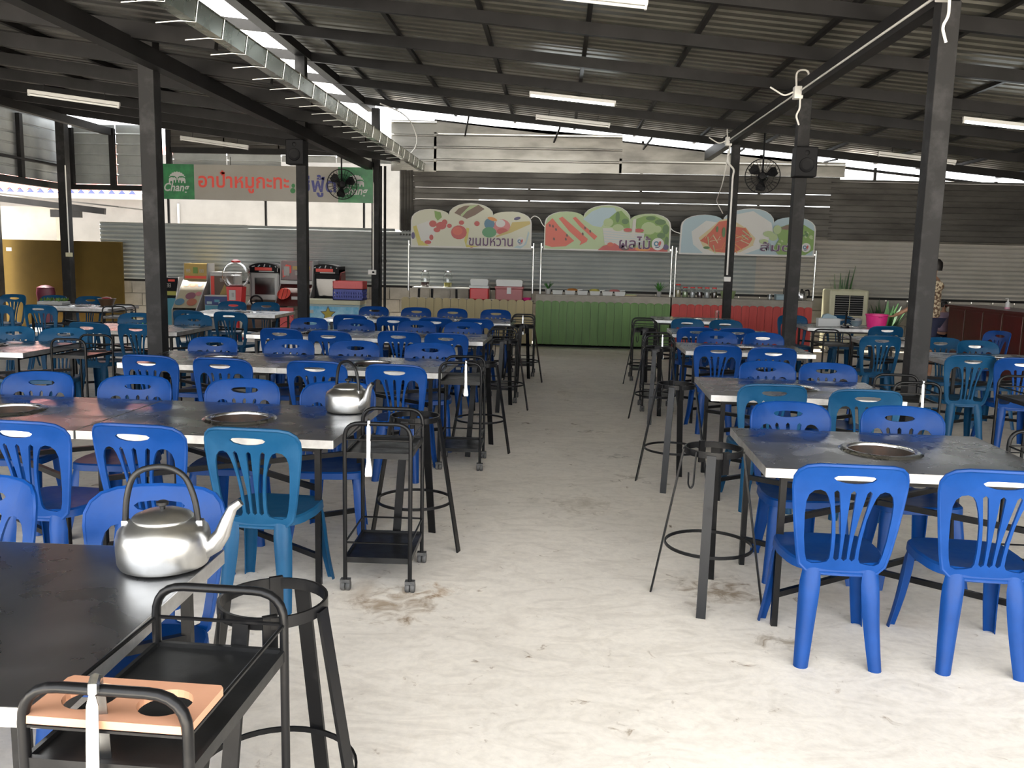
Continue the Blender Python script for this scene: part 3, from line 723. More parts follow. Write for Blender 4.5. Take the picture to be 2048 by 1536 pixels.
CHAIRS = '''-1.287|2.765|S|b|6|bright blue chair, nearest the aisle, on the far side of the first left row
-1.906|2.804|S|b|-4|bright blue chair, second from the aisle, on the far side of the first left row
-1.357|3.737|N|t|-3|faded teal chair, nearest the aisle, on the near side of the second left row
-1.883|3.740|N|b|-4|bright blue chair, second from the aisle, on the near side of the second left row
-2.418|3.730|N|b|-4|bright blue chair, third from the aisle, on the near side of the second left row
-1.301|5.220|S|b|5|bright blue chair, nearest the aisle, on the far side of the second left row
-1.883|5.220|S|b|4|bright blue chair, second from the aisle, on the far side of the second left row
-2.547|5.220|S|b|2|bright blue chair, third from the aisle, on the far side of the second left row
-3.179|5.260|S|b|2|bright blue chair, fourth from the aisle, on the far side of the second left row
-1.146|6.150|N|b|-3|bright blue chair, nearest the aisle, on the near side of the third left row
-1.742|6.215|N|b|-2|bright blue chair, second from the aisle, on the near side of the third left row
-2.450|6.225|N|b|-2|bright blue chair, third from the aisle, on the near side of the third left row
-3.025|6.273|N|b|-6|bright blue chair, fourth from the aisle, on the near side of the third left row
-1.111|7.780|S|b|3|bright blue chair, nearest the aisle, on the far side of the third left row
-1.791|7.780|S|b|2|bright blue chair, second from the aisle, on the far side of the third left row
-2.381|7.780|S|b|2|bright blue chair, third from the aisle, on the far side of the third left row
-3.076|7.780|S|b|0|bright blue chair, fourth from the aisle, on the far side of the third left row
-1.113|8.827|N|b|0|bright blue chair, nearest the aisle, on the near side of the fourth left row
-1.614|8.906|N|b|0|bright blue chair, second from the aisle, on the near side of the fourth left row
-2.302|8.736|N|b|-2|bright blue chair, third from the aisle, on the near side of the fourth left row
-2.847|8.867|N|b|-2|bright blue chair, fourth from the aisle, on the near side of the fourth left row
-1.092|10.410|S|b|0|bright blue chair, nearest the aisle, on the far side of the fourth left row
-1.651|10.410|S|b|3|bright blue chair, second from the aisle, on the far side of the fourth left row
-2.378|10.410|S|b|2|bright blue chair, third from the aisle, on the far side of the fourth left row
-2.944|10.410|S|b|0|bright blue chair, fourth from the aisle, on the far side of the fourth left row
-1.012|11.035|N|b|0|bright blue chair, nearest the aisle, on the near side of the fifth left row
-1.525|11.018|N|b|0|bright blue chair, second from the aisle, on the near side of the fifth left row
-2.057|10.993|N|b|0|bright blue chair, third from the aisle, on the near side of the fifth left row
-2.655|11.140|N|b|0|bright blue chair, fourth from the aisle, on the near side of the fifth left row
-0.894|13.090|S|b|0|bright blue chair, nearest the aisle, on the far side of the fifth left row
-1.541|13.090|S|b|0|bright blue chair, second from the aisle, on the far side of the fifth left row
-2.086|13.090|S|b|0|bright blue chair, third from the aisle, on the far side of the fifth left row
-2.723|13.090|S|b|0|bright blue chair, fourth from the aisle, on the far side of the fifth left row
1.205|3.420|N|b|-2|bright blue chair, nearest the aisle, on the near side of the front right table
1.778|3.407|N|b|-4|bright blue chair, second from the aisle, on the near side of the front right table
1.327|4.980|S|b|3|bright blue chair, nearest the aisle, on the far side of the front right table
1.934|4.940|S|b|-2|bright blue chair, second from the aisle, on the far side of the front right table
1.441|5.702|N|t|0|faded teal chair, nearest the aisle, on the near side of the second right row
1.997|5.578|N|t|-4|faded teal chair, second from the aisle, on the near side of the second right row
1.691|7.070|S|b|2|bright blue chair, nearest the aisle, on the far side of the second right row
2.170|7.070|S|b|-2|bright blue chair, second from the aisle, on the far side of the second right row
1.559|8.356|N|b|-2|bright blue chair, nearest the aisle, on the near side of the third right row
2.051|8.260|N|b|-2|bright blue chair, second from the aisle, on the near side of the third right row
1.830|10.030|S|b|0|bright blue chair, nearest the aisle, on the far side of the third right row
2.346|10.030|S|b|0|bright blue chair, second from the aisle, on the far side of the third right row
1.699|10.606|N|b|0|bright blue chair, nearest the aisle, on the near side of the fourth right row
2.197|10.627|N|b|0|bright blue chair, second from the aisle, on the near side of the fourth right row
1.804|12.152|S|t|0|faded teal chair, nearest the aisle, on the far side of the fourth right row
2.312|12.100|S|t|0|faded teal chair, second from the aisle, on the far side of the fourth right row
-5.248|8.250|S|t|4|pale teal chair at the left frame edge, far side of the shaded table
-4.738|8.250|S|t|8|teal chair tucked at the shaded left table, seat towards the camera
-4.931|8.940|N|t|-3|tall dark teal chair seen from behind, between two shaded left tables
-4.397|8.924|N|t|-3|dark teal chair seen from behind, directly left of the thick left post
-5.083|10.450|S|t|0|teal chair peeking out left of the thick left post, facing the camera
-4.385|10.450|S|t|6|teal chair just right of the thick left post, facing the camera
-4.805|11.156|N|t|-8|dark teal chair seen from behind, right of the thick left post
-4.219|11.091|N|t|-2|dark teal chair seen from behind in front of the gumball machine
-5.018|13.450|S|t|0|teal chair at the arcade table below the gumball machine
-4.495|13.450|S|t|0|teal chair at the arcade table before the black steering wheel cabinet
-7.473|11.314|N|t|-6|shadowed teal chair cut by the left edge, before the mustard partition
-6.962|11.443|N|t|4|shadowed teal chair seen from behind under the mustard partition
-8.749|13.800|S|t|0|leftmost teal chair facing the camera below the pink bundle
-8.074|13.800|S|t|0|teal chair facing the camera beside the dark far left post
-7.486|13.800|S|t|0|teal chair facing the camera near the right end of the mustard partition
3.799|8.081|N|t|-3|dark teal chair seen whole from behind, right bay
4.175|7.937|N|b|-8|bright blue chair cut by the right frame edge, right bay
3.702|10.075|N|t|-4|teal chair seen from behind, left of the thick right post
4.366|11.718|N|t|0|small teal chair seen from behind below the pink bucket
4.305|10.011|S|t|0|teal chair peeking out right of the thick right post
4.565|9.740|S|t|0|teal chair facing the camera in front of the maroon desk
5.645|11.349|W|b|15|bright blue chair turned sideways against the maroon desk
3.616|13.662|S|t|0|dark chair half hidden behind the middle right post
4.411|13.900|S|t|0|dark chair behind the tissue box by the air cooler'''
for ln in CHAIRS.split('\n'):
    a, b, f_, c_, r_, l_ = ln.split('|'); chair(float(a), float(b), f_, c_, l_, float(r_))

# ================================================================== TROLLEYS, STANDS, KETTLES, TONGS
CW, CD = .32, .43
def make_cart(k=1.0):
    t = thing('trolley', 'black tubular trolley', 'trolley')
    W, D = CW/2*k, CD/2*k; r = .0105*k
    for s in (-1, 1):
        p = roundpath([(-W, s*D, .055*k), (-W, s*D, .845*k), (W, s*D, .845*k), (W, s*D, .055*k)], .075*k, 6)
        MB().tube(p, r, 10).build('end_loop', M['black'], t, smooth=True)
    for z in (.69, .165):
        q = MB().bbox(-W+.004, W-.004, -D+.004, D-.004, (z-.012)*k, (z+.002)*k, .003)
        q.box(-W, W, -D-.004, -D+.006, (z-.016)*k, (z+.012)*k).box(-W, W, D-.006, D+.004, (z-.016)*k, (z+.012)*k)
        q.box(-W-.004, -W+.006, -D, D, (z-.016)*k, (z+.012)*k).box(W-.006, W+.004, -D, D, (z-.016)*k, (z+.012)*k)
        q.build('tray', M['blackflat'], t)
    for z in (.765, .25):
        for a, b in (((-W,-D),(-W,D)), ((W,-D),(W,D)), ((-W,-D),(W,-D)), ((-W,D),(W,D))):
            MB().tube([(a[0],a[1],z*k), (b[0],b[1],z*k)], .005*k, 6).build('rail', M['black'], t, smooth=True)
    for sx in (-1, 1):
        for sy in (-1, 1):
            x, y_ = sx*W, sy*D
            c = MB().lathe([(0,-.011),(.022,-.011),(.026,-.006),(.026,.006),(.022,.011),(0,.011)], 14, (x-.013, y_+.01, .026), 'X')
            c.lathe([(0,-.011),(.022,-.011),(.026,-.006),(.026,.006),(.022,.011),(0,.011)], 14, (x+.013, y_+.01, .026), 'X')
            co = c.build('caster', M['rubber'], t, smooth=True)
            MB().box(x-.024, x+.024, y_-.012, y_+.022, .046, .062).build('fork', M['rubber'], co)
    return t
K0 = []
def cart(x, y, label, rz=0, board=False):
    if not K0: o = make_cart(); K0.append(o); o.location = (x, y, 0); o.rotation_euler.z = ang(rz); tag(o, label, 'trolley', 'black two-tier trolleys')
    else: o = dup(K0[0], (x, y, 0), ang(rz), label, 'black two-tier trolleys'); o.scale = (1, 1, 1)
    return o
cart(-.800, 1.725, 'large black trolley in the front left corner holding a peach board', -2.4).scale = (1, 1.17, 1)
cart(-.842, 4.31, 'black trolley standing beside the second kettle table', 1)
cart(-.72, 6.84, 'black trolley with tongs at the end of the third left row', 1)
cart(-.60, 10.10, 'black trolley with a red bar at the end of the fourth left row', 0)
cart(-.46, 12.42, 'small black trolley in front of the cream counter edge', 0)
cart(1.15, 9.80, 'black trolley with a hanging tool, end of the third right row', -2)
cart(1.24, 12.30, 'small black trolley before the green counter, right of the aisle', -2)
cart(2.57, 6.46, 'black trolley with upright tongs by the thick right post', -2)
cart(3.56, 6.60, 'black trolley cut by the right frame edge, behind the front right table', 0)
cart(2.47, 4.25, 'black trolley handle at the right frame edge beside the front table', 0)
cart(3.42, 11.0, 'black trolley below the tissue box table, right bay', 0)
cart(-4.29, 7.72, 'black trolley at the end of the shaded left table', -3)
cart(-6.22, 12.2, 'bare black trolley frame in front of the mustard partition', 10)

def make_stand():
    t = thing('stove_stand', 'ring topped stove stand', 'stand')
    MB().ring((0,0,0), .132, .140, .735, .765, 36).build('top_ring', M['black'], t, smooth=True)
    MB().ring((0,0,0), .208, .215, .27, .285, 40).build('lower_ring', M['black'], t, smooth=True)
    for k in range(4):
        a = PI/4+k*PI/2; c, s = math.cos(a), math.sin(a)
        q = MB(); p0 = Vector((c*.27, s*.27, 0)); p1 = Vector((c*.142, s*.142, .75)); sd = Vector((-s, c, 0)); o = Vector((c, s, 0))
        q.bar(p0, p1, .044, .009, up=o)
        q.build('leg', M['black'], t)
    h = [(-.141,-.04,.76),(-.146,-.04,.70),(-.150,-.04,.60),(-.158,-.03,.58),(-.165,-.02,.60),(-.166,-.02,.66)]
    MB().tube(roundpath(h, .02, 4), .0045, 6).build('hook', M['black'], t, smooth=True)
    for k in (0, 2):
        a = PI/4+k*PI/2+.5
        MB().box(.134*math.cos(a)-.018, .134*math.cos(a)+.018, .134*math.sin(a)-.006, .134*math.sin(a)+.006, .66, .77).build('lug', M['black'], t)
    return t
S0 = []
def stand(x, y, label, rz=0):
    if not S0: o = make_stand(); S0.append(o); o.location = (x, y, 0); o.rotation_euler.z = ang(rz); tag(o, label, 'stand', 'black ring topped stove stands')
    else: o = dup(S0[0], (x, y, 0), ang(rz), label, 'black ring topped stove stands')
    return o
stand(-.71, 2.135, 'large black ring stand right behind the front left trolley', 31)
stand(-.77, 4.80, 'black ring stand behind the trolley of the second left row', 31)
stand(-.62, 7.36, 'black ring stand behind the trolley of the third left row', 28)
stand(-.54, 9.50, 'black ring stand at the end of the fourth left row', 33)
stand(-.42, 11.72, 'small black ring stand nearest the cream counter', 30)
stand(.785, 4.20, 'black ring stand standing alone left of the front right table', 31)
stand(.900, 6.42, 'black ring stand left of the second right row', 25)
stand(1.06, 9.08, 'black ring stand left of the third right row', 28)
stand(1.20, 11.70, 'small black ring stand left of the fourth right row', 33)

def kettle(x, y, z, rz, label):
    t = thing('kettle', label, 'kettle', (x, y, z), ang(rz), 'aluminium kettles'); t.scale = (1.06, 1.06, 1.0)
    MB().lathe([(0,0),(.100,0),(.114,.005),(.119,.016),(.121,.05),(.121,.085),(.116,.105),(.100,.122),(.078,.136),(.072,.139),(.070,.136)], 40).build('body', M['alu'], t, smooth=True)
    li = MB().lathe([(.076,.137),(.079,.141),(.074,.146),(.05,.157),(.02,.162),(0,.163)], 32).build('lid', M['alu'], t, smooth=True)
    MB().lathe([(.006,.16),(.008,.172),(.016,.176),(.016,.184),(.009,.188),(0,.188)], 16).build('knob', M['blackflat'], li, smooth=True)
    P = [Vector(p) for p in ((.105,0,.045),(.135,0,.06),(.155,0,.09),(.168,0,.13),(.183,0,.165),(.205,0,.183))]
    sp = MB(); R = [.030,.026,.021,.017,.0135,.011]; n = 14; vs = []
    for i, p in enumerate(P):
        d = ((P[i+1] if i < 5 else P[i]) - (P[i-1] if i else P[i])).normalized(); nn = Vector((-d.z, 0, d.x))
        vs += [p + R[i]*(math.cos(2*PI*k/n)*nn + math.sin(2*PI*k/n)*Vector((0,1,0))) for k in range(n)]
    sp.add(vs, [(i*n+k, i*n+(k+1)%n, (i+1)*n+(k+1)%n, (i+1)*n+k) for i in range(5) for k in range(n)])
    sp.build('spout', M['alu'], t, smooth=True)
    h_ = roundpath([(-.098,0,.125),(-.093,0,.20),(-.07,0,.275),(.01,0,.290),(.062,0,.262),(.086,0,.19),(.092,0,.125)], .06, 5)
    MB().tube(h_, .0085, 10).build('handle', M['blackflat'], t, smooth=True)
    for sx in (-1, 1):
        MB().bbox(sx*.097-.009, sx*.097+.009, -.013, .013, .105, .132, .003).build('handle_lug', M['alu'], t)
    return t
kettle(-1.100, 2.36, .757, 8, 'dented aluminium kettle on the bare front left table')
kettle(-1.175, 4.90, .757, -38, 'aluminium kettle on the second left row table beside the trolley')

M['tongsteel'] = mat('worn_steel', (.36, .36, .355), .32, metal=1, c2=(.28, .28, .275), scale=30, rvar=.1)
def tongs(x, y, z, rz, label, sc_=1.0):
    """hung over a bar at (x,y,z)"""
    t = thing('tongs', label, 'tongs', (x, y, z), ang(rz), 'steel serving tongs')
    t.scale = (sc_,)*3
    for s in (-1, 1):
        q = MB(); vs = []
        prof = [(0,.006),(-.02,.016),(-.06,.017),(-.15,.018),(-.19,.020),(-.215,.030),(-.245,.034),(-.255,.03)]
        for zz, w_ in prof:
            yo = s*(.014+.05*min(1, -zz/.25))*.55
            vs += [(-w_/2+s*.002, yo, zz), (w_/2+s*.002, yo, zz), (w_/2+s*.002, yo+s*.0025, zz), (-w_/2+s*.002, yo+s*.0025, zz)]
        n = 4; q.add(vs, [(i*n+k, i*n+(k+1)%n, (i+1)*n+(k+1)%n, (i+1)*n+k) for i in range(len(prof)-1) for k in range(n)] + [(0,1,2,3), tuple((len(prof)-1)*n+k for k in range(n))])
        q.build('arm', M['tongsteel'], t)
    MB().tube([(0,-.010,-.002),(0,-.009,.010),(0,0,.015),(0,.009,.010),(0,.010,-.002)], .008, 8).build('bend', M['steel'], t, smooth=True)
    return t
tongs(-.825, 1.474, .848, 12, 'steel tongs hung over the handle of the front left trolley', 1.3)
tongs(-.882, 4.095, .848, 14, 'steel tongs hung on the trolley beside the second kettle')
tongs(-.675, 6.625, .848, 14, 'steel tongs hung on the trolley of the third left row')
tongs(-.455, 12.205, .848, 0, 'small steel tongs on the trolley before the cream counter')
tongs(2.60, 6.245, .848, -4, 'steel tongs on the trolley by the thick right post', .95)
tongs(1.17, 9.585, .848, 0, 'small steel tongs on the trolley of the third right row')

b = thing('cup_board', 'peach board with two round holes lying on the front left trolley', 'board', (-.806, 1.548, .771), ang(-2.4))
V, F = fill2d([[(-.155,-.080),(.155,-.080),(.163,-.070),(.163,.070),(.155,.080),(-.155,.080),(-.163,.070),(-.163,-.070)], ell(-.075, .005, .052, .052, 24), ell(.078, -.0, .052, .052, 24)])
q = MB(); n = len(V); q.add([(a, c, .016) for a, c in V] + [(a, c, 0) for a, c in V], F + [tuple(i+n for i in f[::-1]) for f in F])
from collections import Counter
ec = Counter(tuple(sorted((f[i], f[(i+1) % len(f)]))) for f in F for i in range(len(f)))
q.f += [(a, c, c+n, a+n) for (a, c), k in ec.items() if k == 1]
q.build('panel', M['peach'], b)
for sx in (-1, 1):
    MB().box(sx*.15-.004, sx*.15+.004, -.06, -.05, -.006, 0).build('peg', M['blackflat'], b)

# ================================================================== COUNTERS
def counter(x0, x1, mt, label, slab, npick):
    t = thing('counter', label, 'counter', (x0, 16.5, 0), 0, 'picket fronted stall counters')
    L = x1-x0; top = .985 if slab else .84
    MB().box(.01, L-.01, .03, .55, .02, top-.03).build('body', M['slab'], t)
    MB().bbox(0, L, .022, .58, top-.03, top, .004).build('worktop', M['slab'], t)
    if slab: MB().box(0, L, .018, .03, .80, top-.03).build('fascia', M['slab'], t)
    w_ = L/npick; r = w_/2*.965
    me = MB().prism([(-r,.05),(r,.05),(r,.835)] + arcpts(0,.835,r,.036,0,180,6)[1:], 0, .017).mesh('picket', mt)
    for i in range(npick): link('picket', me, t, (w_*(i+.5), -.003*(i % 2), 0))
    MB().box(.02, L-.02, .03, .5, 0, .05).build('plinth', M['steelframe'], t)
    return t
counter(-2.93, -.44, M['creamwood'], 'cream picket counter under the dessert sign', False, 16)
counter(-.385, 2.13, M['greenwood'], 'green picket counter under the fruit sign', True, 17)
counter(2.155, 4.74, M['redwood'], 'red picket counter under the papaya salad sign', True, 18)

# stall signs: cloud shaped boards on steel poles
def arc3(p, apex, q_, n=10):
    """smooth arch from p to q_ with top at apex"""
    out = []
    for k in range(n+1):
        a = PI*(1-k/n); c = math.cos(a); s = math.sin(a)
        x = apex[0] + ((q_[0]-apex[0]) if c > 0 else (apex[0]-p[0]))*c if False else None
        if c <= 0: x = apex[0] + (apex[0]-p[0])*c; y0 = p[1]
        else: x = apex[0] + (q_[0]-apex[0])*c; y0 = q_[1]
        out.append((x, y0 + (apex[1]-y0)*s**.9))
    return out
class Sign:
    def __init__(s, label, x0, z0, k, cx0, cy0, arcs, cx1, base):
        s.k = k; s.cx0 = cx0; s.cy0 = cy0
        s.t = thing('stall_sign', label, 'sign', (x0, 16.62, z0), 0, 'cloud topped stall signs')
        o = [s.p(cx0, cy0), s.p(cx1, cy0)]
        top = []
        for a in arcs: top += arc3(s.p(*a[0]), s.p(*a[1]), s.p(*a[2]))
        o += top[::-1]; s.outline = o
        MB().prism(o, -.03, .03).build('board', M['cabwhite'], s.t)
        cx = sum(p[0] for p in o)/len(o); cz = sum(p[1] for p in o)/len(o); W = s.p(cx1, cy0)[0]
        ins = [(cx+(a-cx)*.978, cz+(c-cz)*.955) for a, c in o]
        patch('print', ins, M[base], s.t, -.0315); s.y = -.0325
        s.W = W
        for x in (-.045, W+.045):
            MB().lathe([(.018, -z0+.99),(.018, .10),(.022,.10),(.022,.12),(0,.125)], 12, (x, .0, 0)).build('pole', M['galv'], s.t, smooth=True)
            MB().box(min(x, (x*.5)), max(x, x*.5) if x < 0 else x, -.008, .008, .03, .06).build('clamp', M['galv'], s.t) if x < 0 else MB().box(W-.02, x, -.008, .008, .03, .06).build('clamp', M['galv'], s.t)
    def p(s, cx, cy): return ((cx-s.cx0)*s.k, (s.cy0-cy)*s.k)
    def poly(s, pts, m, name='print_shape'):
        s.y -= .0008; return patch(name, [s.p(*p) for p in pts], M[m], s.t, s.y)
    def el(s, cx, cy, rx, ry, m, rot=0, n=14): return s.poly(ell(cx, cy, rx, ry, n, rot), m)
    def txt(s, body, x0, x1, y0, y1, m='purple'):
        s.y -= .002; a = s.p(x0, y1); c = s.p(x1, y0)
        text('lettering', body, M['printwhite'], s.t, a[0], c[0], a[1], c[1], s.y+.0006, .035)
        return text('lettering', body, M[m], s.t, a[0], c[0], a[1], c[1], s.y, .012)
    def badge(s, cx, cy, r):
        s.el(cx, cy, r, r, 'printwhite', n=20); s.el(cx-r*.25, cy-r*.05, r*.42, r*.42, 'candyblue'); s.el(cx-r*.25, cy-r*.05, r*.2, r*.2, 'printwhite')
        s.el(cx+r*.30, cy-r*.1, r*.22, r*.4, 'berry', 15); s.poly([(cx-r*.5,cy+r*.45),(cx+r*.1,cy+r*.42),(cx+r*.55,cy+r*.2),(cx+r*.1,cy+r*.62),(cx-r*.3,cy+r*.62)], 'grape')
K1 = .00949/7.314; K3 = .00949/6.942
g = Sign('dessert stall sign with berries, candies and a wooden spoon', -2.77, 1.81, K1, 150, 712, [((150,335),(430,165),(695,255)),((695,255),(1020,70),(1345,245)),((1345,245),(1620,178),(1900,345))], 1900, 'paleyellow')
g.poly([(180,420),(240,400),(330,640),(420,690),(260,690)], 'lemon'); g.poly([(230,400),(420,330),(520,460),(460,640),(300,620)], 'printwhite')
g.poly([(840,150),(930,110),(1130,95),(1215,150),(1080,240),(960,295),(860,250),(780,215)], 'brown'); g.poly([(870,240),(1000,110),(1120,95),(960,190),(890,270)], 'ltgreen')
g.poly([(490,190),(580,210),(600,280),(540,330),(500,280)], 'lettuce')
for a in ((470,375,55,48),(590,400,75,55),(530,460,50,35),(640,350,40,40),(710,400,35,30),(400,640,50,28),(450,570,30,40),(885,350,38,32),(1110,360,40,36),(1035,675,34,30)): g.el(*a, 'berry')
g.poly([(960,420),(1000,430),(980,560),(960,660),(1150,690),(960,700),(930,600)], 'lemon')
g.el(850,490,115,100,'berry'); g.el(830,470,75,60,'melon'); g.el(1470,400,125,110,'candyrose'); g.el(1450,350,70,55,'printwhite'); g.el(1480,460,80,45,'berry')
g.el(1290,360,75,80,'candyblue'); g.el(1290,480,105,75,'candygreen'); g.el(1330,290,70,25,'orange',15)
g.poly([(1620,330),(1870,310),(1880,350),(1600,480),(1400,545),(1380,530),(1570,450)], 'spoon'); g.el(1690,275,50,22,'grape',-15)
g.poly([(1640,690),(1820,600),(1850,450),(1870,480),(1830,640),(1750,700)], 'cabgreyp' if 'cabgreyp' in M else 'skyblue')
g.el(185,550,25,50,'grape')
g.txt('ขนมหวาน', 995, 1635, 560, 675); g.badge(1745, 600, 65)
g = Sign('fruit stall sign with watermelon slices and a white basket', -.265, 1.815, K1, 85, 755, [((90,375),(400,205),(640,295)),((640,295),(1000,103),(1318,318)),((1318,318),(1610,213),(1895,390))], 1895, 'rind')
g.poly([(640,310),(760,200),(900,140),(1080,140),(1110,200),(960,330),(900,420),(780,400)], 'skyblue'); g.poly([(1110,200),(1180,180),(1290,290),(1310,420),(1130,420),(950,400),(960,330)], 'lettuce')
g.poly([(1380,300),(1500,250),(1650,240),(1800,310),(1870,400),(1870,720),(1640,720),(1500,520),(1400,420)], 'lettuce')
for a in ((1600,280,70,30),(1740,330,80,40),(1820,430,45,70),(1760,520,60,40),(1130,270,30,80),(1240,330,50,40),(1840,590,28,60)): g.el(*a, 'lettucedk')
for a in ((1580,420,110,90),(1000,350,70,60),(1700,430,60,50)): g.el(*a, 'ltgreen')
g.poly([(100,390),(200,290),(330,420),(590,640),(470,735),(300,745),(100,735)], 'rind'); g.poly([(105,400),(200,305),(300,420),(520,620),(400,700),(200,715),(105,690)], 'melon')
g.poly([(290,290),(350,265),(600,480),(780,610),(650,690),(560,700),(620,640),(440,490)], 'rind'); g.poly([(290,310),(340,280),(560,460),(715,590),(700,630),(600,680),(620,630),(440,480)], 'melon')
g.poly([(480,290),(530,270),(700,410),(880,570),(820,615),(760,560),(600,420)], 'rind'); g.poly([(490,300),(530,280),(680,420),(850,550),(810,600),(740,540),(590,410)], 'melon')
for a in ((165,410),(210,420),(255,465),(415,545),(230,600),(400,600),(670,435),(745,480),(640,520)): g.el(a[0], a[1], 14, 22, 'seed', -15, 8)
g.poly([(920,430),(1210,430),(1230,480),(1520,490),(1500,660),(1180,680),(960,660)], 'wicker'); g.el(1140,420,80,50,'ltgreen'); g.el(1280,450,60,28,'berry'); g.el(1440,455,70,28,'berry')
for i in range(5): g.poly([(935+i*3,470+i*36),(1510-i*3,520+i*28),(1510-i*3,527+i*28),(935+i*3,477+i*36)], 'slabp' if 'slabp' in M else 'skyblue')
g.poly([(1350,300),(1395,290),(1385,540),(1330,560)], 'wicker')
g.poly([(860,745),(940,680),(1100,640),(1200,700),(1400,700),(1600,690),(1850,700),(1860,745)], 'berry')
for a in ((1040,660,45,30,'chili'),(1500,715,110,28,'orange'),(1690,720,80,22,'berry'),(1830,680,40,40,'grape'),(1250,715,60,25,'seed')): g.el(*a)
g.txt('ผลไม้', 1165, 1610, 535, 715); g.badge(1715, 640, 88)
g = Sign('papaya salad stall sign with a noodle heap on a white plate', 2.25, 1.79, K3, 75, 785, [((85,412),(400,250),(640,345)),((640,345),(1040,155),(1330,352)),((1330,352),(1600,258),(1888,425))], 1885, 'skyblue')
g.poly([(230,480),(420,330),(640,360),(760,250),(1040,190),(1290,340),(1330,500),(1150,690),(950,765),(400,765),(260,650)], 'cabwhitep' if 'cabwhitep' in M else 'printwhite')
g.poly([(330,560),(480,430),(600,320),(720,290),(820,340),(960,420),(1090,550),(1060,650),(900,740),(560,760),(400,690)], 'noodle')
g.poly([(350,600),(480,480),(590,340),(700,320),(800,400),(960,420),(1050,560),(1000,650),(800,760),(540,740),(450,640)], 'chili')
random.seed(3)
for i in range(26):
    x = random.uniform(420, 980); y = random.uniform(400, 720); a = random.uniform(0, PI); l = random.uniform(50, 110)
    if y < 560-abs(x-700)*.5: y += 140
    dx, dy = l*math.cos(a), l*math.sin(a)*.6
    g.poly([(x-dx,y-dy),(x-dx+12,y-dy-6),(x+dx+8,y+dy),(x+dx,y+dy+10)], random.choice(['noodle','noodle','ltgreen','orange']))
for a in ((660,480,22,70),(570,440,16,40),(440,690,45,18),(770,600,30,30),(790,320,18,14)): g.el(*a, 'lettucedk')
g.poly([(1340,420),(1560,340),(1720,360),(1860,440),(1865,690),(1760,760),(1400,760),(1330,680),(1400,560)], 'lettuce')
for a in ((1260,490,75,40),(1370,430,55,60),(1320,530,60,50),(1200,590,60,32)): g.el(*a, 'ltgreen')
for i in range(22): g.el(random.uniform(1400,1840), random.uniform(440,720), random.uniform(14,34), random.uniform(10,22), random.choice(['lettucedk','ltgreen','lettuce']), random.uniform(0,90), 8)
g.poly([(1420,400),(1480,370),(1590,355),(1580,400),(1500,430),(1430,425)], 'brown')
g.txt('ส้มตำ', 1155, 1660, 595, 720); g.badge(1760, 660, 62)

# long brewery banner
bn = thing('banner', 'long shop banner with red and navy Thai lettering between green squares', 'banner', (-7.54, 16.55, 2.60))
MB().box(0, 4.06, -.004, .004, 0, .65).build('cloth', M['bannerwhite'], bn)
for x0 in (0, 3.40):
    MB().box(x0, x0+.655, -.007, -.0045, .0, .65).build('green_square', M['printgreen'], bn)
    text('lettering', 'Chang', M['printwhite'], bn, x0+.075, x0+.56, .10, .30, -.0085, .02, shear=.25)
    fan = [(x0+.33, .36)] + [(x0+.33+.165*math.cos(a)*(1 if i % 2 else .9), .38+.135*math.sin(a)*(1 if i % 2 else .9)) for i, a in enumerate([math.radians(8+164*k/18) for k in range(19)])]
    patch('emblem', fan, M['printwhite'], bn, -.0085)
    for s in (-1, 1):
        c = x0+.33+s*.085
        patch('emblem_green', ell(c, .385, .078, .045, 12), M['printgreen'], bn, -.0092)
        E_ = [(-.075,.30),(-.075,.365),(-.06,.395),(-.02,.405),(.02,.40),(.04,.405),(.062,.385),(.066,.34),(.058,.305),(.045,.305),(.046,.345),(.03,.355),(.015,.345),(.012,.30),(-.01,.30),(-.014,.335),(-.045,.335),(-.05,.30)]
        patch('elephant', [(c-s*a, z) for a, z in E_], M['printwhite'], bn, -.0099)
text('lettering', 'อาป๋าหมูกะทะ', M['printred'], bn, .735, 2.47, .135, .545, -.0085, .02)
patch('ampersand', ell(2.54, .20, .05, .05, 12), M['printdkgreen'], bn, -.0085); patch('ampersand', ell(2.55, .29, .035, .04, 12), M['printdkgreen'], bn, -.0088)
text('lettering', 'ซีฟู้ด', M['printnavy'], bn, 2.68, 3.36, .09, .50, -.0085, .02)
for x in (.02, 1.35, 2.7, 4.0): MB().tube([(x, 0, .64), (x, .02, .80)], .006, 6).build('tie', M['steelframe'], bn)

# ================================================================== GOODS ON THE COUNTERS
def jar(x, y, z, r, h, lm, fillm, fh, label, group):
    t = thing('jar', label, 'jar', (x, y, z), 0, group)
    MB().lathe([(0,0),(r*.95,0),(r,.01),(r,h*.72),(r*.8,h*.85),(r*.72,h*.88),(r*.72,h*.93)], 18)._uncap(18).build('glass', M['glass'], t, smooth=True).modifiers.new('t', 'SOLIDIFY').thickness = .004
    if fillm: MB().lathe([(0,.008),(r*.9,.008),(r*.93,fh*h),(0,fh*h)], 18).build('contents', M[fillm], t, smooth=True)
    MB().lathe([(0,h*.9),(r*.8,h*.9),(r*.82,h*.95),(r*.8,h),(0,h)], 18).build('lid', M[lm], t, smooth=True)
    return t
st = thing('side_table', 'white topped black legged table behind the cream counter', 'table', (-2.2, 17.28, 0))
MB().bbox(-.62, .62, -.2, .2, 1.02, 1.045, .004).build('tabletop', M['cabwhite'], st)
for x in (-.52, -.25, .25, .52): MB().bar((x, -.1, 0), (x*.96, -.1, 1.02), .06, .04).build('leg', M['cabblack'], st)
for x, fm, nm in ((-2.54,'seed','dark red syrup'),(-2.10,'lemon','pale yellow syrup')):
    jar(x*1.02, 17.25, 1.047, .085, .32, 'steel', fm, .28, 'tall glass drink jar with %s, behind the cream counter' % nm, 'tall drink jars')
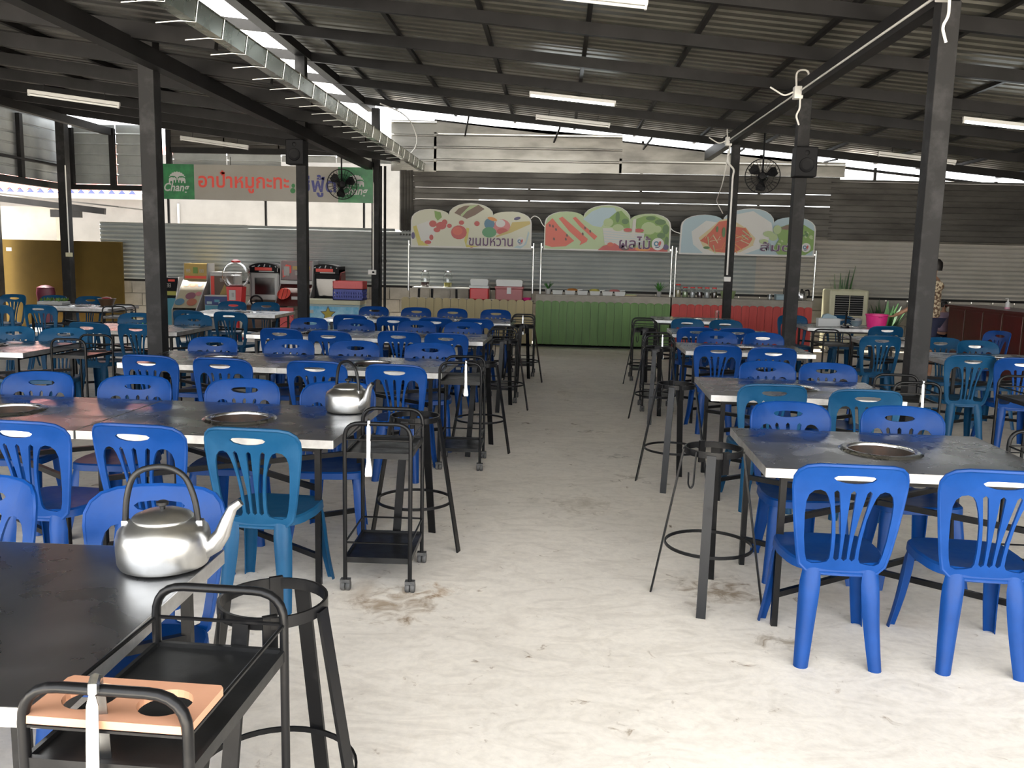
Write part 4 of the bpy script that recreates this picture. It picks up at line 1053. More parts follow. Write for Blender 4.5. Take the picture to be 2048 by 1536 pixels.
def cooler(x, w_, label, body, lid, clear=False):
    t = thing('cooler_box', label, 'cooler', (x, 16.82, .842))
    MB().bbox(-w_/2, w_/2, -.17, .17, 0, .23, .02).build('body', M[body], t)
    MB().bbox(-w_/2-.012, w_/2+.012, -.182, .182, .22, .27, .012).build('rim', M[lid], t)
    MB().prism([(-w_/2+.02,.27),(w_/2-.02,.27),(w_/2-.005,.37),(w_/2-.03,.395),(-w_/2+.03,.395),(-w_/2+.005,.37)], -.15, .15).build('top_bin', M['white'], t)
    if clear: MB().box(-.04, .04, -.186, -.17, .13, .25).build('latch', M['white'], t)
cooler(-1.47, .36, 'red cooler box with a white plastic bin on top', 'red', 'white')
cooler(-.90, .52, 'large brownish red cooler box with a white latch', 'candyrose', 'candyrose', True)
bs = thing('pink_basin', 'small pink basin at the right end of the cream counter', 'basin', (-.56, 16.75, .842))
MB().lathe([(.06,0),(.085,.05),(.09,.06),(.08,.06),(.055,.006),(0,.006)], 16).build('bowl', M['pink'], bs, smooth=True)
def potplant(x, y, z, label, h=.26, n=18, pot='cabwhite', potr=.05, m='leaf', seed=1, cat='plant', wd=.018, spread=1.0):
    random.seed(seed)
    t = thing('potted_plant', label, cat, (x, y, z))
    MB().lathe([(0,0),(potr*.75,0),(potr,.09),(potr*1.05,.1),(potr*.9,.1),(potr*.85,.08),(0,.08)], 14).build('pot', M[pot], t, smooth=True)
    for i in range(n):
        a = random.uniform(0, 2*PI); ln = h*random.uniform(.6, 1); le = random.uniform(.25, 1.0)*spread
        d = Vector((math.cos(a), math.sin(a), 0)); sd = Vector((-d.y, d.x, 0)); q = MB(); vs = []
        for k in range(5):
            tt = k/4; p = Vector((0,0,.08)) + d*(ln*le*tt*.75) + Vector((0,0,ln*(tt-.45*le*tt*tt))); w_ = wd*math.sin(PI*min(.98, tt*.85+.12))
            vs += [p-sd*w_, p+sd*w_+Vector((0,0,.002))]
        q.add(vs, [(2*k, 2*k+1, 2*k+3, 2*k+2) for k in range(4)])
        lf = q.build('leaf', M[m], t); lf.modifiers.new('t', 'SOLIDIFY').thickness = .002
    return t
potplant(-.16, 16.72, .987, 'small leafy plant in a white pot, left end of the green counter', .2, 16, 'cabwhite', .06, seed=2)
potplant(1.93, 16.68, .987, 'small leafy plant in a dark pot, right end of the green counter', .26, 18, 'cabgrey', .045, seed=5)
for i in range(6):
    x = .02+.235*i
    t = thing('food_tub', 'white food tub on the green counter, number %s from the left plant' % ['one','two','three','four','five','six'][i], 'tub', (x, 16.70, .987), 0, 'white tubs on the green counter')
    t['label'] = ['white food tub next to the left plant on the green counter','white tub under an orange ladle, green counter','third white tub from the left on the green counter','white tub under a yellow lid, green counter','fifth white tub from the left on the green counter','rightmost white tub on the green counter'][i]
    q = MB().add([(-.085,-.07,0),(.085,-.07,0),(.085,.07,0),(-.085,.07,0),(-.10,-.085,.075),(.10,-.085,.075),(.10,.085,.075),(-.10,.085,.075)], [(3,2,1,0),(0,1,5,4),(1,2,6,5),(2,3,7,6),(3,0,4,7)])
    o = q.build('tub', M['white'], t); o.modifiers.new('t', 'SOLIDIFY').thickness = .006
    MB().box(-.085, .085, -.07, .07, .035, .045).build('food', M[['lettuce','berry','noodle','orange','lemon','ltgreen'][i]], t)
for x, c, l in ((.30,'orange','orange ladle resting over the tubs, green counter'),(.72,'lemon','yellow lid resting over the tubs, green counter'),(1.10,'candyrose','pale pink lid resting over the tubs, green counter')):
    t = thing('tub_lid', l, 'lid', (x, 16.74, 1.063)); MB().lathe([(0,0),(.10,0),(.105,.01),(.07,.035),(0,.042)], 16, sy=.7).build('dome', M[c], t, smooth=True)
    MB().tube([(.09,0,.01),(.19,-.03,.02)], .007, 6).build('grip', M['steel'], t)
t = thing('sponge_tray', 'flat brownish tray on the right half of the green counter', 'tray', (1.40, 16.68, .987)); MB().bbox(-.11, .11, -.06, .06, 0, .02, .005).build('base', M['noodle'], t); MB().bbox(-.09,.09,-.045,.045,.02,.035,.004).build('filling', M['ltgreen'], t)
JL = ['seasoning jar with red lid, tallest at the left end of the red counter','second red lidded seasoning jar on the red counter','third red lidded seasoning jar, filled white','fourth red lidded seasoning jar, dark contents','fifth red lidded seasoning jar, white contents','sixth red lidded seasoning jar beside the pots']
for i in range(6):
    jar(2.28+.135*i, 16.66, .987 if i else .987, .055, .20 if i else .25, 'red', ['noodle','ltgreen','printwhite','seed','printwhite','brown'][i], .55, JL[i], 'red lidded seasoning jars')
pn = thing('mortar_pot', 'pale round pot with reddish food behind the slim post', 'pot', (3.22, 16.72, .987))
MB().lathe([(0,0),(.11,0),(.14,.10),(.145,.14),(.13,.14),(.12,.03),(0,.03)], 20).build('bowl', M['ltgreen'], pn, smooth=True); MB().lathe([(0,.12),(.12,.12),(.06,.165),(0,.17)], 16).build('food', M['ball'], pn, smooth=True)
t = thing('glass_tumbler', 'small clear glass on the middle of the red counter', 'glass', (3.98, 16.64, .987)); MB().lathe([(0,0),(.04,0),(.045,.1),(.042,.1),(.037,.006),(0,.006)], 16).build('cup', M['glass'], t, smooth=True)
t = thing('food_container', 'blue lidded food container on the red counter', 'container', (4.22, 16.72, .987)); MB().bbox(-.12, .12, -.08, .08, 0, .09, .01).build('box', M['ice'], t); MB().bbox(-.125,.125,-.085,.085,.09,.105,.004).build('lid', M['skyblue'], t); MB().tube([(.03,0,.105),(.03,0,.22)], .008, 6).build('stirrer', M['cabblack'], t)
t = thing('electric_kettle', 'shiny steel electric kettle with black handle on the red counter', 'kettle', (4.58, 16.70, .987))
MB().lathe([(0,0),(.085,0),(.095,.02),(.09,.1),(.065,.17),(.06,.18),(0,.19)], 22).build('body', M['steel'], t, smooth=True); MB().tube(roundpath([(.06,0,.18),(.13,0,.2),(.14,0,.08),(.09,0,.04)],.05,5), .014, 8).build('handle', M['cabblack'], t, smooth=True)
MB().lathe([(0,.19),(.03,.19),(.02,.21),(0,.215)], 12).build('lid_knob', M['cabblack'], t, smooth=True); MB().tube([(-.07,0,.12),(-.11,0,.165)], .018, 8, r1=.01).build('spout', M['steel'], t, smooth=True)
t = thing('wooden_pestle', 'pale wooden pestle standing beside the electric kettle', 'pestle', (4.44, 16.74, .987)); MB().lathe([(0,0),(.028,0),(.024,.1),(.018,.22),(.024,.26),(0,.275)], 12).build('stick', M['noodle'], t, smooth=True)
t = thing('egg', 'pale egg lying on the last right row table', 'egg', (1.80, 13.72, .757)); MB().lathe([(0,0),(.018,.006),(.026,.022),(.022,.042),(.01,.054),(0,.056)], 14).build('shell', M['noodle'], t, smooth=True)
t = thing('water_glass', 'tall clear glass on the last right row table', 'glass', (2.52, 13.85, .757)); MB().lathe([(0,0),(.032,0),(.036,.15),(.033,.15),(.029,.006),(0,.006)], 16).build('cup', M['glass'], t, smooth=True)

# ================================================================== ARCADE CORNER
def side(t, prof, x0, x1, m, name='side_panel'):
    """cabinet between two shaped side panels; prof in (y,z)"""
    for x in (x0, x1-.02): MB().prism(prof, x, x+.02, 'YZ').build(name, m, t)
def dig(t, x, z, y, m, h=.06):
    """two seven-segment digits 88"""
    for i in range(2):
        q = MB(); a = x+i*h*.75; w_ = h*.5; s = h*.12
        for zz in (0, h/2, h): q.box(a, a+w_, y-.002, y, z+zz-s/2, z+zz+s/2)
        for xx in (0, w_): q.box(a+xx-s/2, a+xx+s/2, y-.002, y, z, z+h)
        q.build('digit', m, t)
LED = mat('led_off', (.35,.33,.30), .4)
# basketball redemption machine with painted balls
t = thing('ball_toss_arcade', 'ball toss arcade cabinet with pink, blue and orange balls on its poster', 'arcade machine', (-7.36, 0, 0))
pr = [(16.45,0),(16.45,.52),(16.50,.56),(17.02,1.07),(17.06,1.40),(17.4,1.40),(17.4,0)]
side(t, pr, 0, .49, M['cabgrey']); 
MB().box(.02, .47, 16.47, 17.38, .02, .50).build('lower_cabinet', M['poster'], t)
q = MB(); q.add([(.02,16.49,.55),(.47,16.49,.55),(.47,17.03,1.075),(.02,17.03,1.075),(.02,17.38,.55),(.47,17.38,.55),(.47,17.38,1.075),(.02,17.38,1.075)], [(0,1,2,3),(0,4,5,1),(3,2,6,7),(4,7,6,5),(0,3,7,4),(1,5,6,2)]); q.build('sloped_poster', M['poster'], t)
MB().box(.02, .47, 17.04, 17.38, 1.08, 1.39).build('score_head', M['gold'], t)
def slope(u, v, off=.004):   # point on the sloped poster
    y0, z0 = 16.49+.54*v, .55+.525*v; n = Vector((0,-.697,.717)); return Vector((u, y0, z0)) + n*off
def disc(name, u, v, r, m, off=.004):
    q = MB(); c = slope(u, v, off); a = Vector((1,0,0)); b_ = Vector((0,.717,.697)); n = 16
    q.add([c + a*r*math.cos(2*PI*k/n) + b_*r*math.sin(2*PI*k/n)*.95 for k in range(n)], [tuple(range(n))]); q.build(name, m, t)
for u in (.11, .24, .38): disc('hoop_print', u, .82, .075, M['orange'], .003); disc('hoop_print', u, .80, .045, M[['candygreen','gold','candyblue'][int(u*7) % 3]], .005)
disc('ball_print', .27, .42, .10, M['magenta']); disc('ball_print', .10, .20, .095, M['candyblue'], .006); disc('ball_print', .34, .20, .10, M['ball'], .008); disc('ball_print', .41, .5, .06, M['candyrose'], .005)
dig(t, .06, 1.22, 17.038, LED); dig(t, .33, 1.22, 17.038, LED); MB().box(.2, .29, 17.03, 17.04, 1.2, 1.32).build('badge', M['lettuce'], t); MB().box(.03, .46, 17.032, 17.04, 1.10, 1.15).build('stripe', M['printred'], t)
for a, z, c in ((.06,.38,'lemon'),(.16,.40,'orange'),(.25,.36,'cabblack'),(.36,.38,'berry')): MB().box(a, a+.07, 16.464, 16.47, z-.05, z+.08).build('print', M[c], t)
# small score cabinet
t = thing('score_arcade', 'small arcade cabinet with two digit score, half hidden by the thick post', 'arcade machine', (-7.85, 0, 0))
side(t, [(16.9,0),(16.9,.7),(17.05,1.12),(17.4,1.12),(17.4,0)], 0, .40, M['cabgrey']); MB().box(.02,.38,17.0,17.38,.72,1.10).build('score_head', M['cabblack'], t); dig(t, .16, .92, 16.99, LED, .07)
MB().box(.02,.38,16.92,17.38,.02,.70).build('lower_cabinet', M['cyan'], t); MB().box(.05,.35,16.99,17.0,.76,.84).build('trim', M['lemon'], t); MB().box(.2,.33,16.985,17.0,1.03,1.07).build('trim', M['printred'], t)
# glass fronted prize machine
t = thing('prize_arcade', 'prize machine with red and yellow poster behind the gumball globe', 'arcade machine', (-6.80, 0, 0))
MB().bbox(0,.50,16.95,17.4,.02,1.24,.01).build('cabinet', M['cabgrey'], t); MB().box(.03,.47,16.935,16.952,.78,1.16).build('poster', M['brown'], t); MB().box(.03,.10,16.93,16.94,.78,1.16).build('print', M['printred'], t); MB().prism([(.2,.80),(.42,.80),(.30,1.0)], 16.93, 16.936).build('flame_print', M['gold'], t)
MB().box(.03,.47,16.93,16.95,1.17,1.21).build('header', M['cabwhite'], t); dig(t, .22, 1.06, 16.928, LED)
t = thing('capsule_machine', 'low light blue capsule machine below the prize poster', 'arcade machine', (-6.75, 16.55, 0))
MB().bbox(0,.46,0,.3,.02,.80,.01).build('cabinet', M['cabgrey'], t); MB().box(.015,.445,-.012,.002,.62,.78).build('print', M['fbblue'], t); MB().box(.015,.445,-.012,.002,.40,.61).build('print', M['cyan'], t); MB().box(0,.46,-.014,.004,.785,.80).build('trim', M['cabwhite'], t)
for a, z, c in ((.1,.66,'ice'),(.25,.7,'cyan'),(.33,.65,'ice'),(.08,.5,'ice'),(.2,.52,'grape'),(.34,.5,'printwhite')): MB().bbox(a-.05, a+.05, -.016, -.012, z-.025, z+.025, .001).build('print', M[c], t)
# gumball machine
t = thing('gumball_machine', 'red gumball machine with a big clear globe', 'gumball machine', (-6.03, 16.30, 0))
MB().lathe([(0,0),(.17,0),(.17,.02),(.05,.04),(.045,.55),(.1,.6)], 20).build('stem', M['red'], t, smooth=True)
MB().prism([(-.12,.60),(.12,.60),(.15,.99),(-.15,.99)], -.12, .12).build('base', M['red'], t); MB().box(-.09,.03,-.135,-.121,.74,.93).build('coin_plate', M['cabwhite'], t); MB().box(-.04,.0,-.14,-.134,.8,.88).build('slot', M['cabgrey'], t)
gl = MB().lathe([(.12,.99)] + [(.255*math.cos(a), 1.205+.255*math.sin(a)) for a in [math.radians(-57+ (57+75)*k/14) for k in range(15)]], 28)._uncap(28).build('globe', M['glassbulb'], t, smooth=True); gl.modifiers.new('t', 'SOLIDIFY').thickness = .005
MB().lathe([(.06,1.445),(.085,1.45),(.085,1.475),(.04,1.495),(0,1.497)], 18).build('cap', M['red'], t, smooth=True); MB().lathe([(0,.99),(.11,.992),(.13,1.02),(0,1.03)], 18).build('gumballs', M['candyrose'], t, smooth=True)
# racing cabinets
def racer(x, y, label, art, white):
    t = thing('racing_arcade', label, 'arcade machine', (x, y, 0))
    fm = M['cabwhite'] if white else M['cabblack']
    side(t, [(-.35,0),(-.35,.62),(-.1,.72),(-.08,1.22),(-.14,1.28),(-.12,1.40),(.35,1.40),(.35,0)], 0, .58, M['cabgrey'] if white else M['cabblack'])
    MB().box(.02,.56,-.06,.33,.70,1.24).build('monitor_housing', fm, t)
    V, F = fill2d([[(.03,.74),(.55,.74),(.55,1.20),(.03,1.20)], [(.09,.82),(.49,.82),(.49,1.15),(.09,1.15)]])
    q = MB(); q.add([(a, -.075, b_) for a, b_ in V], F); o = q.build('bezel', fm, t); o.modifiers.new('t','SOLIDIFY').thickness = .02
    MB().box(.08,.50,-.068,-.058,.81,1.16).build('screen', M['screen'], t)
    MB().prism([(.0,1.25),(.58,1.25),(.58,1.34)] + arcpts(.29,1.34,.29,.10,0,180,10)[1:], -.13, .30).build('marquee', M['cabblack'], t)
    MB().box(.12,.46,-.138,-.131,1.29,1.35).build('marquee_print', M['printred'], t); MB().box(.2,.5,-.138,-.131,1.265,1.283).build('marquee_print', M['printwhite'], t)
    for i in range(5): MB().bar((.06+.12*i,-.134,1.36), (.12+.1*i,-.134,1.415-.02*abs(i-2)), .004, .018, up=(0,0,1)).build('marquee_stripe', M['ice' if i % 2 else 'cabwhite'], t)
    MB().box(.02,.56,-.33,.3,.05,.62).build('lower_cabinet', M[art], t)
    w_ = MB(); pts = [(.2+.115*math.cos(a), -.30-.03*math.sin(a), .70+.105*math.sin(a)) for a in [2*PI*k/24 for k in range(24)]]; w_.tube(pts, .017, 8, closed=True)
    so_ = w_.build('steering_wheel', M['cabblack'], t, smooth=True)
    MB().bar((.09,-.30,.70),(.31,-.30,.70),.03,.03).build('spoke', M['cabblack'], so_); MB().tube([(.2,-.31,.70),(.2,-.1,.66)], .03, 10).build('column', M['cabblack'], so_)
    MB().prism([(-.33,.62),(-.1,.72),(-.06,.72),(-.06,.62)], .02, .56, 'YZ').build('dashboard', M[art], t)
    return t
racer(-6.02, 17.1, 'racing arcade cabinet with white screen surround and steering wheel', 'brown', True)
racer(-4.84, 17.2, 'black racing arcade cabinet behind the freezer', 'cabblack', False)
MB().prism([(16.75,.6),(16.75,.9),(17.0,1.28),(17.3,1.30),(17.3,.6)], -4.22, -4.19, 'YZ').build('race_seat_panel', M['darkred'], None)
bpy.data.objects['race_seat_panel'].name = 'arcade_seat'; tag(bpy.data.objects['arcade_seat'], 'dark red moulded seat back beside the black racing cabinet', 'seat')
# hoop machine
t = thing('hoop_arcade', 'red basketball hoop arcade cabinet half hidden by the spotted post', 'arcade machine', (-5.42, 0, 0))
side(t, [(16.4,0),(16.4,.35),(16.62,.62),(17.0,1.02),(17.05,1.50),(17.4,1.50),(17.4,0)], 0, .66, M['cabgrey']); MB().box(.02,.64,17.04,17.38,1.12,1.48).build('head', M['darkred'], t)
MB().prism([(.05,1.16),(.05,1.30),(.12,1.42),(.22,1.40),(.22,1.26)], 17.03, 17.038).build('bull_print', M['printred'], t); MB().bbox(.07,.19,17.022,17.03,1.2,1.38,.003).build('shield_print', M['cabgrey'], t); MB().box(.25,.6,17.03,17.038,1.32,1.39).build('print', M['gold'], t); dig(t, .30, 1.22, 17.03, LED, .07)
q = MB(); q.add([(.02,16.64,.63),(.64,16.64,.63),(.64,17.02,1.03),(.02,17.02,1.03),(.02,17.38,.63),(.64,17.38,.63),(.64,17.38,1.03),(.02,17.38,1.03)], [(0,1,2,3),(0,4,5,1),(3,2,6,7),(4,7,6,5),(0,3,7,4),(1,5,6,2)]); q.build('sloped_front', M['darkred'], t)
MB().box(.02,.64,16.98,17.38,1.04,1.11).build('ledge', M['cabwhite'], t)
q = MB(); c = Vector((.14,16.80,.86)); bb = Vector((0,.69,.72)); n = 18; q.add([c+Vector((1,0,0))*.13*math.cos(2*PI*k/n)+bb*.15*math.sin(2*PI*k/n) for k in range(n)], [tuple(range(n))]); q.build('ball_print', M['printred'], t)
for a in (-.6, 0, .6): MB().tube([c+Vector((.12*math.sin(a)-.02,0,0))+bb*.14*k*math.cos(a*.6)+Vector((.03*a*(1-k*k),-.003,.003)) for k in (-1,-.5,0,.5,1)], .004, 4).build('ball_line', M['cabblack'], t)
MB().bar((.30,16.76,.78),(.64,16.76,.78),.012,.06).build('rail_print', M['cabwhite'], t); MB().box(.02,.64,16.42,17.38,.02,.33).build('lower_cabinet', M['cabblack'], t)
t = thing('ball_board', 'red board painted with basketball lines below the hoop cabinet', 'board', (-5.20, 16.28, 0)); MB().bbox(0,.26,0,.03,.02,.62,.004).build('board', M['red'], t)
for k in range(3): MB().tube(roundpath([(.01,-.003,.12+.16*k),(.13,-.003,.22+.16*k),(.25,-.003,.10+.17*k)], .1, 6), .005, 5).build('line', M['cabblack'], t)
# chest freezer with crates
t = thing('chest_freezer', 'ice cream chest freezer with blue star artwork', 'freezer', (-4.80, 16.30, 0))
MB().bbox(0,1.12,0,.52,.04,.70,.012).build('body', M['ice'], t); MB().bbox(-.01,1.13,-.012,.53,.70,.785,.012).build('lid', M['cream'], t)
MB().box(.02,1.10,-.006,.001,.30,.66).build('print', mat('freezer_art', (.35,.62,.75), .4, c2=(.06,.35,.58), scale=4), t)
sp = [(.52+ (.13 if k % 2 == 0 else .06)*math.sin(2*PI*k/10), .52+(.13 if k % 2 == 0 else .06)*math.cos(2*PI*k/10)) for k in range(10)]
patch('star_outline', [(.52+(a-.52)*1.2, .52+(b_-.52)*1.2) for a, b_ in sp], M['grape'], t, -.008); patch('star', sp, M['starc'], t, -.0095)
text('lettering', 'che', M['printnavy'], t, .42, .64, .31, .38, -.008, .02); MB().box(.03,.13,-.009,-.006,.52,.64).build('social_badge', M['fbblue'], t); text('lettering', 'f', M['printwhite'], t, .065, .105, .535, .625, -.0105, .03)
MB().box(.14,.24,-.009,-.006,.53,.59).build('print', M['printwhite'], t)
for i, (c, l) in enumerate((('navyplastic','navy slotted crate on the freezer, lower of two'),('red','red crate on the freezer, stacked on the navy one'))):
    t = thing('crate', l, 'crate', (-3.92, 16.55, .787+.205*i))
    q = MB(); w_, d_, h_ = .285, .19, (.2 if i == 0 else .15)
    q.box(-w_,w_,-d_,d_,0,.01)
    for z0, z1 in ((.0,.05),(h_-.05,h_),(.085,.115)):
        if i and z0 == .085: continue
        q.box(-w_,w_,-d_,-d_+.012,z0,z1).box(-w_,w_,d_-.012,d_,z0,z1).box(-w_,-w_+.012,-d_,d_,z0,z1).box(w_-.012,w_,-d_,d_,z0,z1)
    if i: q.box(-w_+.004,w_-.004,-d_+.003,-d_+.009,.05,.1).box(-w_+.003,-w_+.009,-d_,d_,.05,.1).box(w_-.009,w_-.003,-d_,d_,.05,.1)
    for k in range(13):
        x = -w_+.012+(2*w_-.024)*k/12; q.box(x-.014,x+.014,-d_+.001,-d_+.011,.01,h_-.01)
    q.build('shell', M[c], t)
    MB().box(-w_+.01,w_-.01,d_-.02,d_-.01,.01,h_).build('back_wall', M[c], t)

# ================================================================== RIGHT CORNER: AIR COOLER, PLANTS, DESK, PEOPLE
t = thing('air_cooler', 'cream evaporative air cooler with dark louvres beside the red counter', 'air cooler', (5.12, 16.75, 0))
MB().bbox(0,.72,0,.5,.06,1.20,.03).build('body', M['cream'], t); MB().box(.10,.62,-.006,.01,.72,1.10).build('outlet', M['cabblack'], t)
for k in range(9):
    q = MB().bar((.105,-.012,.74+.042*k),(.615,-.012,.74+.042*k),.022,.006).build('louvre', M['cabgrey'], t)
MB().box(.355,.365,-.026,-.02,.72,1.10).build('louvre_bar', M['cream'], t); MB().bbox(.15,.60,-.014,.004,.60,.69,.004).build('control_panel', M['slab'], t)
for x in (.22,.54): MB().lathe([(.02,0),(.018,-.03),(0,-.03)], 12, (x,-.012,.645), 'Y').build('knob', M['cabwhite'], t, smooth=True)
MB().box(.04,.68,.02,.48,0,.06).build('base', M['steelframe'], t)
potplant(5.52, 17.40, 0, 'spiky dark plant whose leaves rise above the air cooler', 1.75, 12, 'brown', .16, 'leafdark', 11, wd=.04, spread=.22)
potplant(6.30, 17.15, 0, 'bushy dark green plant right of the air cooler', 1.1, 34, 'brown', .16, 'leafdark', 12, wd=.05, spread=.6)
potplant(6.85, 17.10, 0, 'dark leafy plant behind the floral shirt', 1.2, 22, 'brown', .15, 'leafdark', 13, wd=.04, spread=.4)
t = thing('tissue_box', 'white tissue box with wipes on the right bay table', 'tissue box', (4.02, 13.15, .757)); MB().bbox(-.16,.16,-.06,.06,0,.12,.006).build('box', M['white'], t); MB().prism([(-.10,.12),(.12,.12),(.10,.15),(-.02,.19),(-.08,.17)], -.04, .03).build('wipes', M['ice'], t)
t = thing('bowl_stack', 'stack of pale bowls on the right bay table', 'bowls', (4.52, 13.42, .757))
for k in range(3): MB().lathe([(.05,0),(.085,.045),(.09,.05),(.08,.05),(.045,.008),(0,.008)], 18, (0,0,.03*k)).build('bowl', M[['ice','skyblue','white'][k]], t, smooth=True)
t = thing('pink_bucket', 'bright pink bucket standing on the right bay table', 'bucket', (4.74, 13.2, .757)); MB().lathe([(0,0),(.13,0),(.155,.17),(.165,.175),(.165,.195),(.15,.195),(.125,.01),(0,.01)], 24).build('pail', M['pink'], t, smooth=True); MB().tube([(-.16,0,.18),(-.1,-.1,.16),(.0,-.165,.15),(.1,-.1,.16),(.16,0,.18)], .004, 5).build('bail', M['steel'], t, smooth=True)
t = thing('gas_burner', 'black burner valve with a chrome joint on the tissue box table', 'burner', (4.22, 12.98, .757)); MB().lathe([(0,0),(.06,0),(.05,.02),(.012,.03),(.012,.18),(.018,.2),(0,.24)], 14).build('stem', M['cabblack'], t, smooth=True); MB().tube([(0,0,.14),(.12,-.02,.12)], .009, 6).build('lever', M['cabblack'], t); MB().lathe([(0,0),(.03,.01),(.035,.03),(.02,.05),(0,.055)], 14, (-.03,-.05,0)).build('joint', M['steel'], t, smooth=True)
t = thing('reception_desk', 'tall maroon wooden desk at the right frame edge', 'desk', (6.52, 14.9, 0), ang(-86))
MB().box(0,2.6,0,.62,.03,1.02).build('carcass', M['darkred'], t); MB().bbox(-.07,2.65,-.05,.66,1.02,1.055,.006).build('desktop', M['darkred'], t)
for k in range(5): MB().bbox(.02+.52*k,.50+.52*k,-.014,.003,.08,.98,.004).build('front_panel', M['darkred'], t)
for k in (1,2,3,4): MB().box(.503+.52*(k-1),.517+.52*(k-1),-.008,.004,.05,1.0).build('trim_strip', M['brown'], t)
t = thing('soap_bottle', 'small pump bottle with pink soap on the maroon desk', 'bottle', (6.80, 13.6, 1.057)); MB().lathe([(0,0),(.035,0),(.038,.02),(.03,.10),(.012,.12),(.012,.14)], 14).build('bottle', M['white'], t, smooth=True); MB().lathe([(0,.003),(.036,.003),(.038,.03),(0,.031)], 14).build('soap', M['pink'], t, smooth=True); MB().tube([(0,0,.14),(0,0,.16),(-.04,0,.16)], .008, 6).build('pump', M['white'], t)
t = thing('small_bowl', 'pale teal dish on the maroon desk at the frame edge', 'dish', (6.85, 13.0, 1.057)); MB().lathe([(.03,0),(.09,.04),(.095,.045),(.085,.045),(.03,.006),(0,.006)], 16).build('dish', M['ice'], t, smooth=True)
t = thing('pink_bundle', 'pink cloth bundle in front of the mustard partition', 'cloth', (-10.0, 16.75, .0)); MB().lathe([(0,0),(.12,.0),(.15,.5),(.19,.75),(.17,.86),(.08,.9),(0,.91)], 16, sy=.6).build('bundle', M['magenta'], t, smooth=True)
t = thing('greens_tray', 'white tray of green herbs on the far left table', 'tray', (-7.85, 13.35, .757)); MB().bbox(-.2,.2,-.12,.12,0,.05,.008).build('tray', M['cabwhite'], t)
random.seed(4)
q = MB()
for k in range(60):
    x, y_ = random.uniform(-.18,.18), random.uniform(-.1,.1); a = random.uniform(0,6); q.add([(x,y_,.05),(x+.04*math.cos(a),y_+.04*math.sin(a),.08),(x+.03*math.cos(a+.6),y_+.03*math.sin(a+.6),.11)],[(0,1,2)])
o = q.build('herbs', M['lettuce'], t); o['kind'] = 'stuff'
t = thing('sauce_basket', 'wicker basket with red packets on the far left table', 'basket', (-7.05, 13.45, .757)); MB().lathe([(.09,0),(.13,.10),(.14,.11),(.12,.11),(.08,.01),(0,.01)], 18).build('basket', M['brown'], t, smooth=True); MB().lathe([(0,.06),(.11,.07),(.06,.13),(0,.14)], 14).build('packets', M['berry'], t, smooth=True)
for k in range(3):
    potplant(-8.45+.32*k, 17.05, 0, ['leafy plant in a yellow tub, left of three by the block wall','leafy plant in a yellow tub, middle of three by the block wall','leafy plant in a yellow tub, right of three by the block wall'][k], .34, 14, 'gold', .13, 'leaf', 20+k, wd=.03)

def skin(name, pts, edges, m, parent, sub=2):
    me = bpy.data.meshes.new(name); me.from_pydata([p[0] for p in pts], edges, []); o = bpy.data.objects.new(name, me); COL.objects.link(o)
    sm = o.modifiers.new('skin', 'SKIN'); sm.use_smooth_shade = True
    for i, p in enumerate(pts):
        r = p[1] if isinstance(p[1], tuple) else (p[1], p[1]); me.skin_vertices[0].data[i].radius = r; me.skin_vertices[0].data[i].use_root = (i == 0)
    su = o.modifiers.new('sub', 'SUBSURF'); su.levels = sub; su.render_levels = sub
    dg = bpy.context.evaluated_depsgraph_get(); nm = bpy.data.meshes.new_from_object(o.evaluated_get(dg))
    bpy.data.objects.remove(o); bpy.data.meshes.remove(me)
    nm.name = name; nm.materials.clear(); nm.materials.append(m); nm.polygons.foreach_set('use_smooth', [True]*len(nm.polygons))
    return link(name, nm, parent)
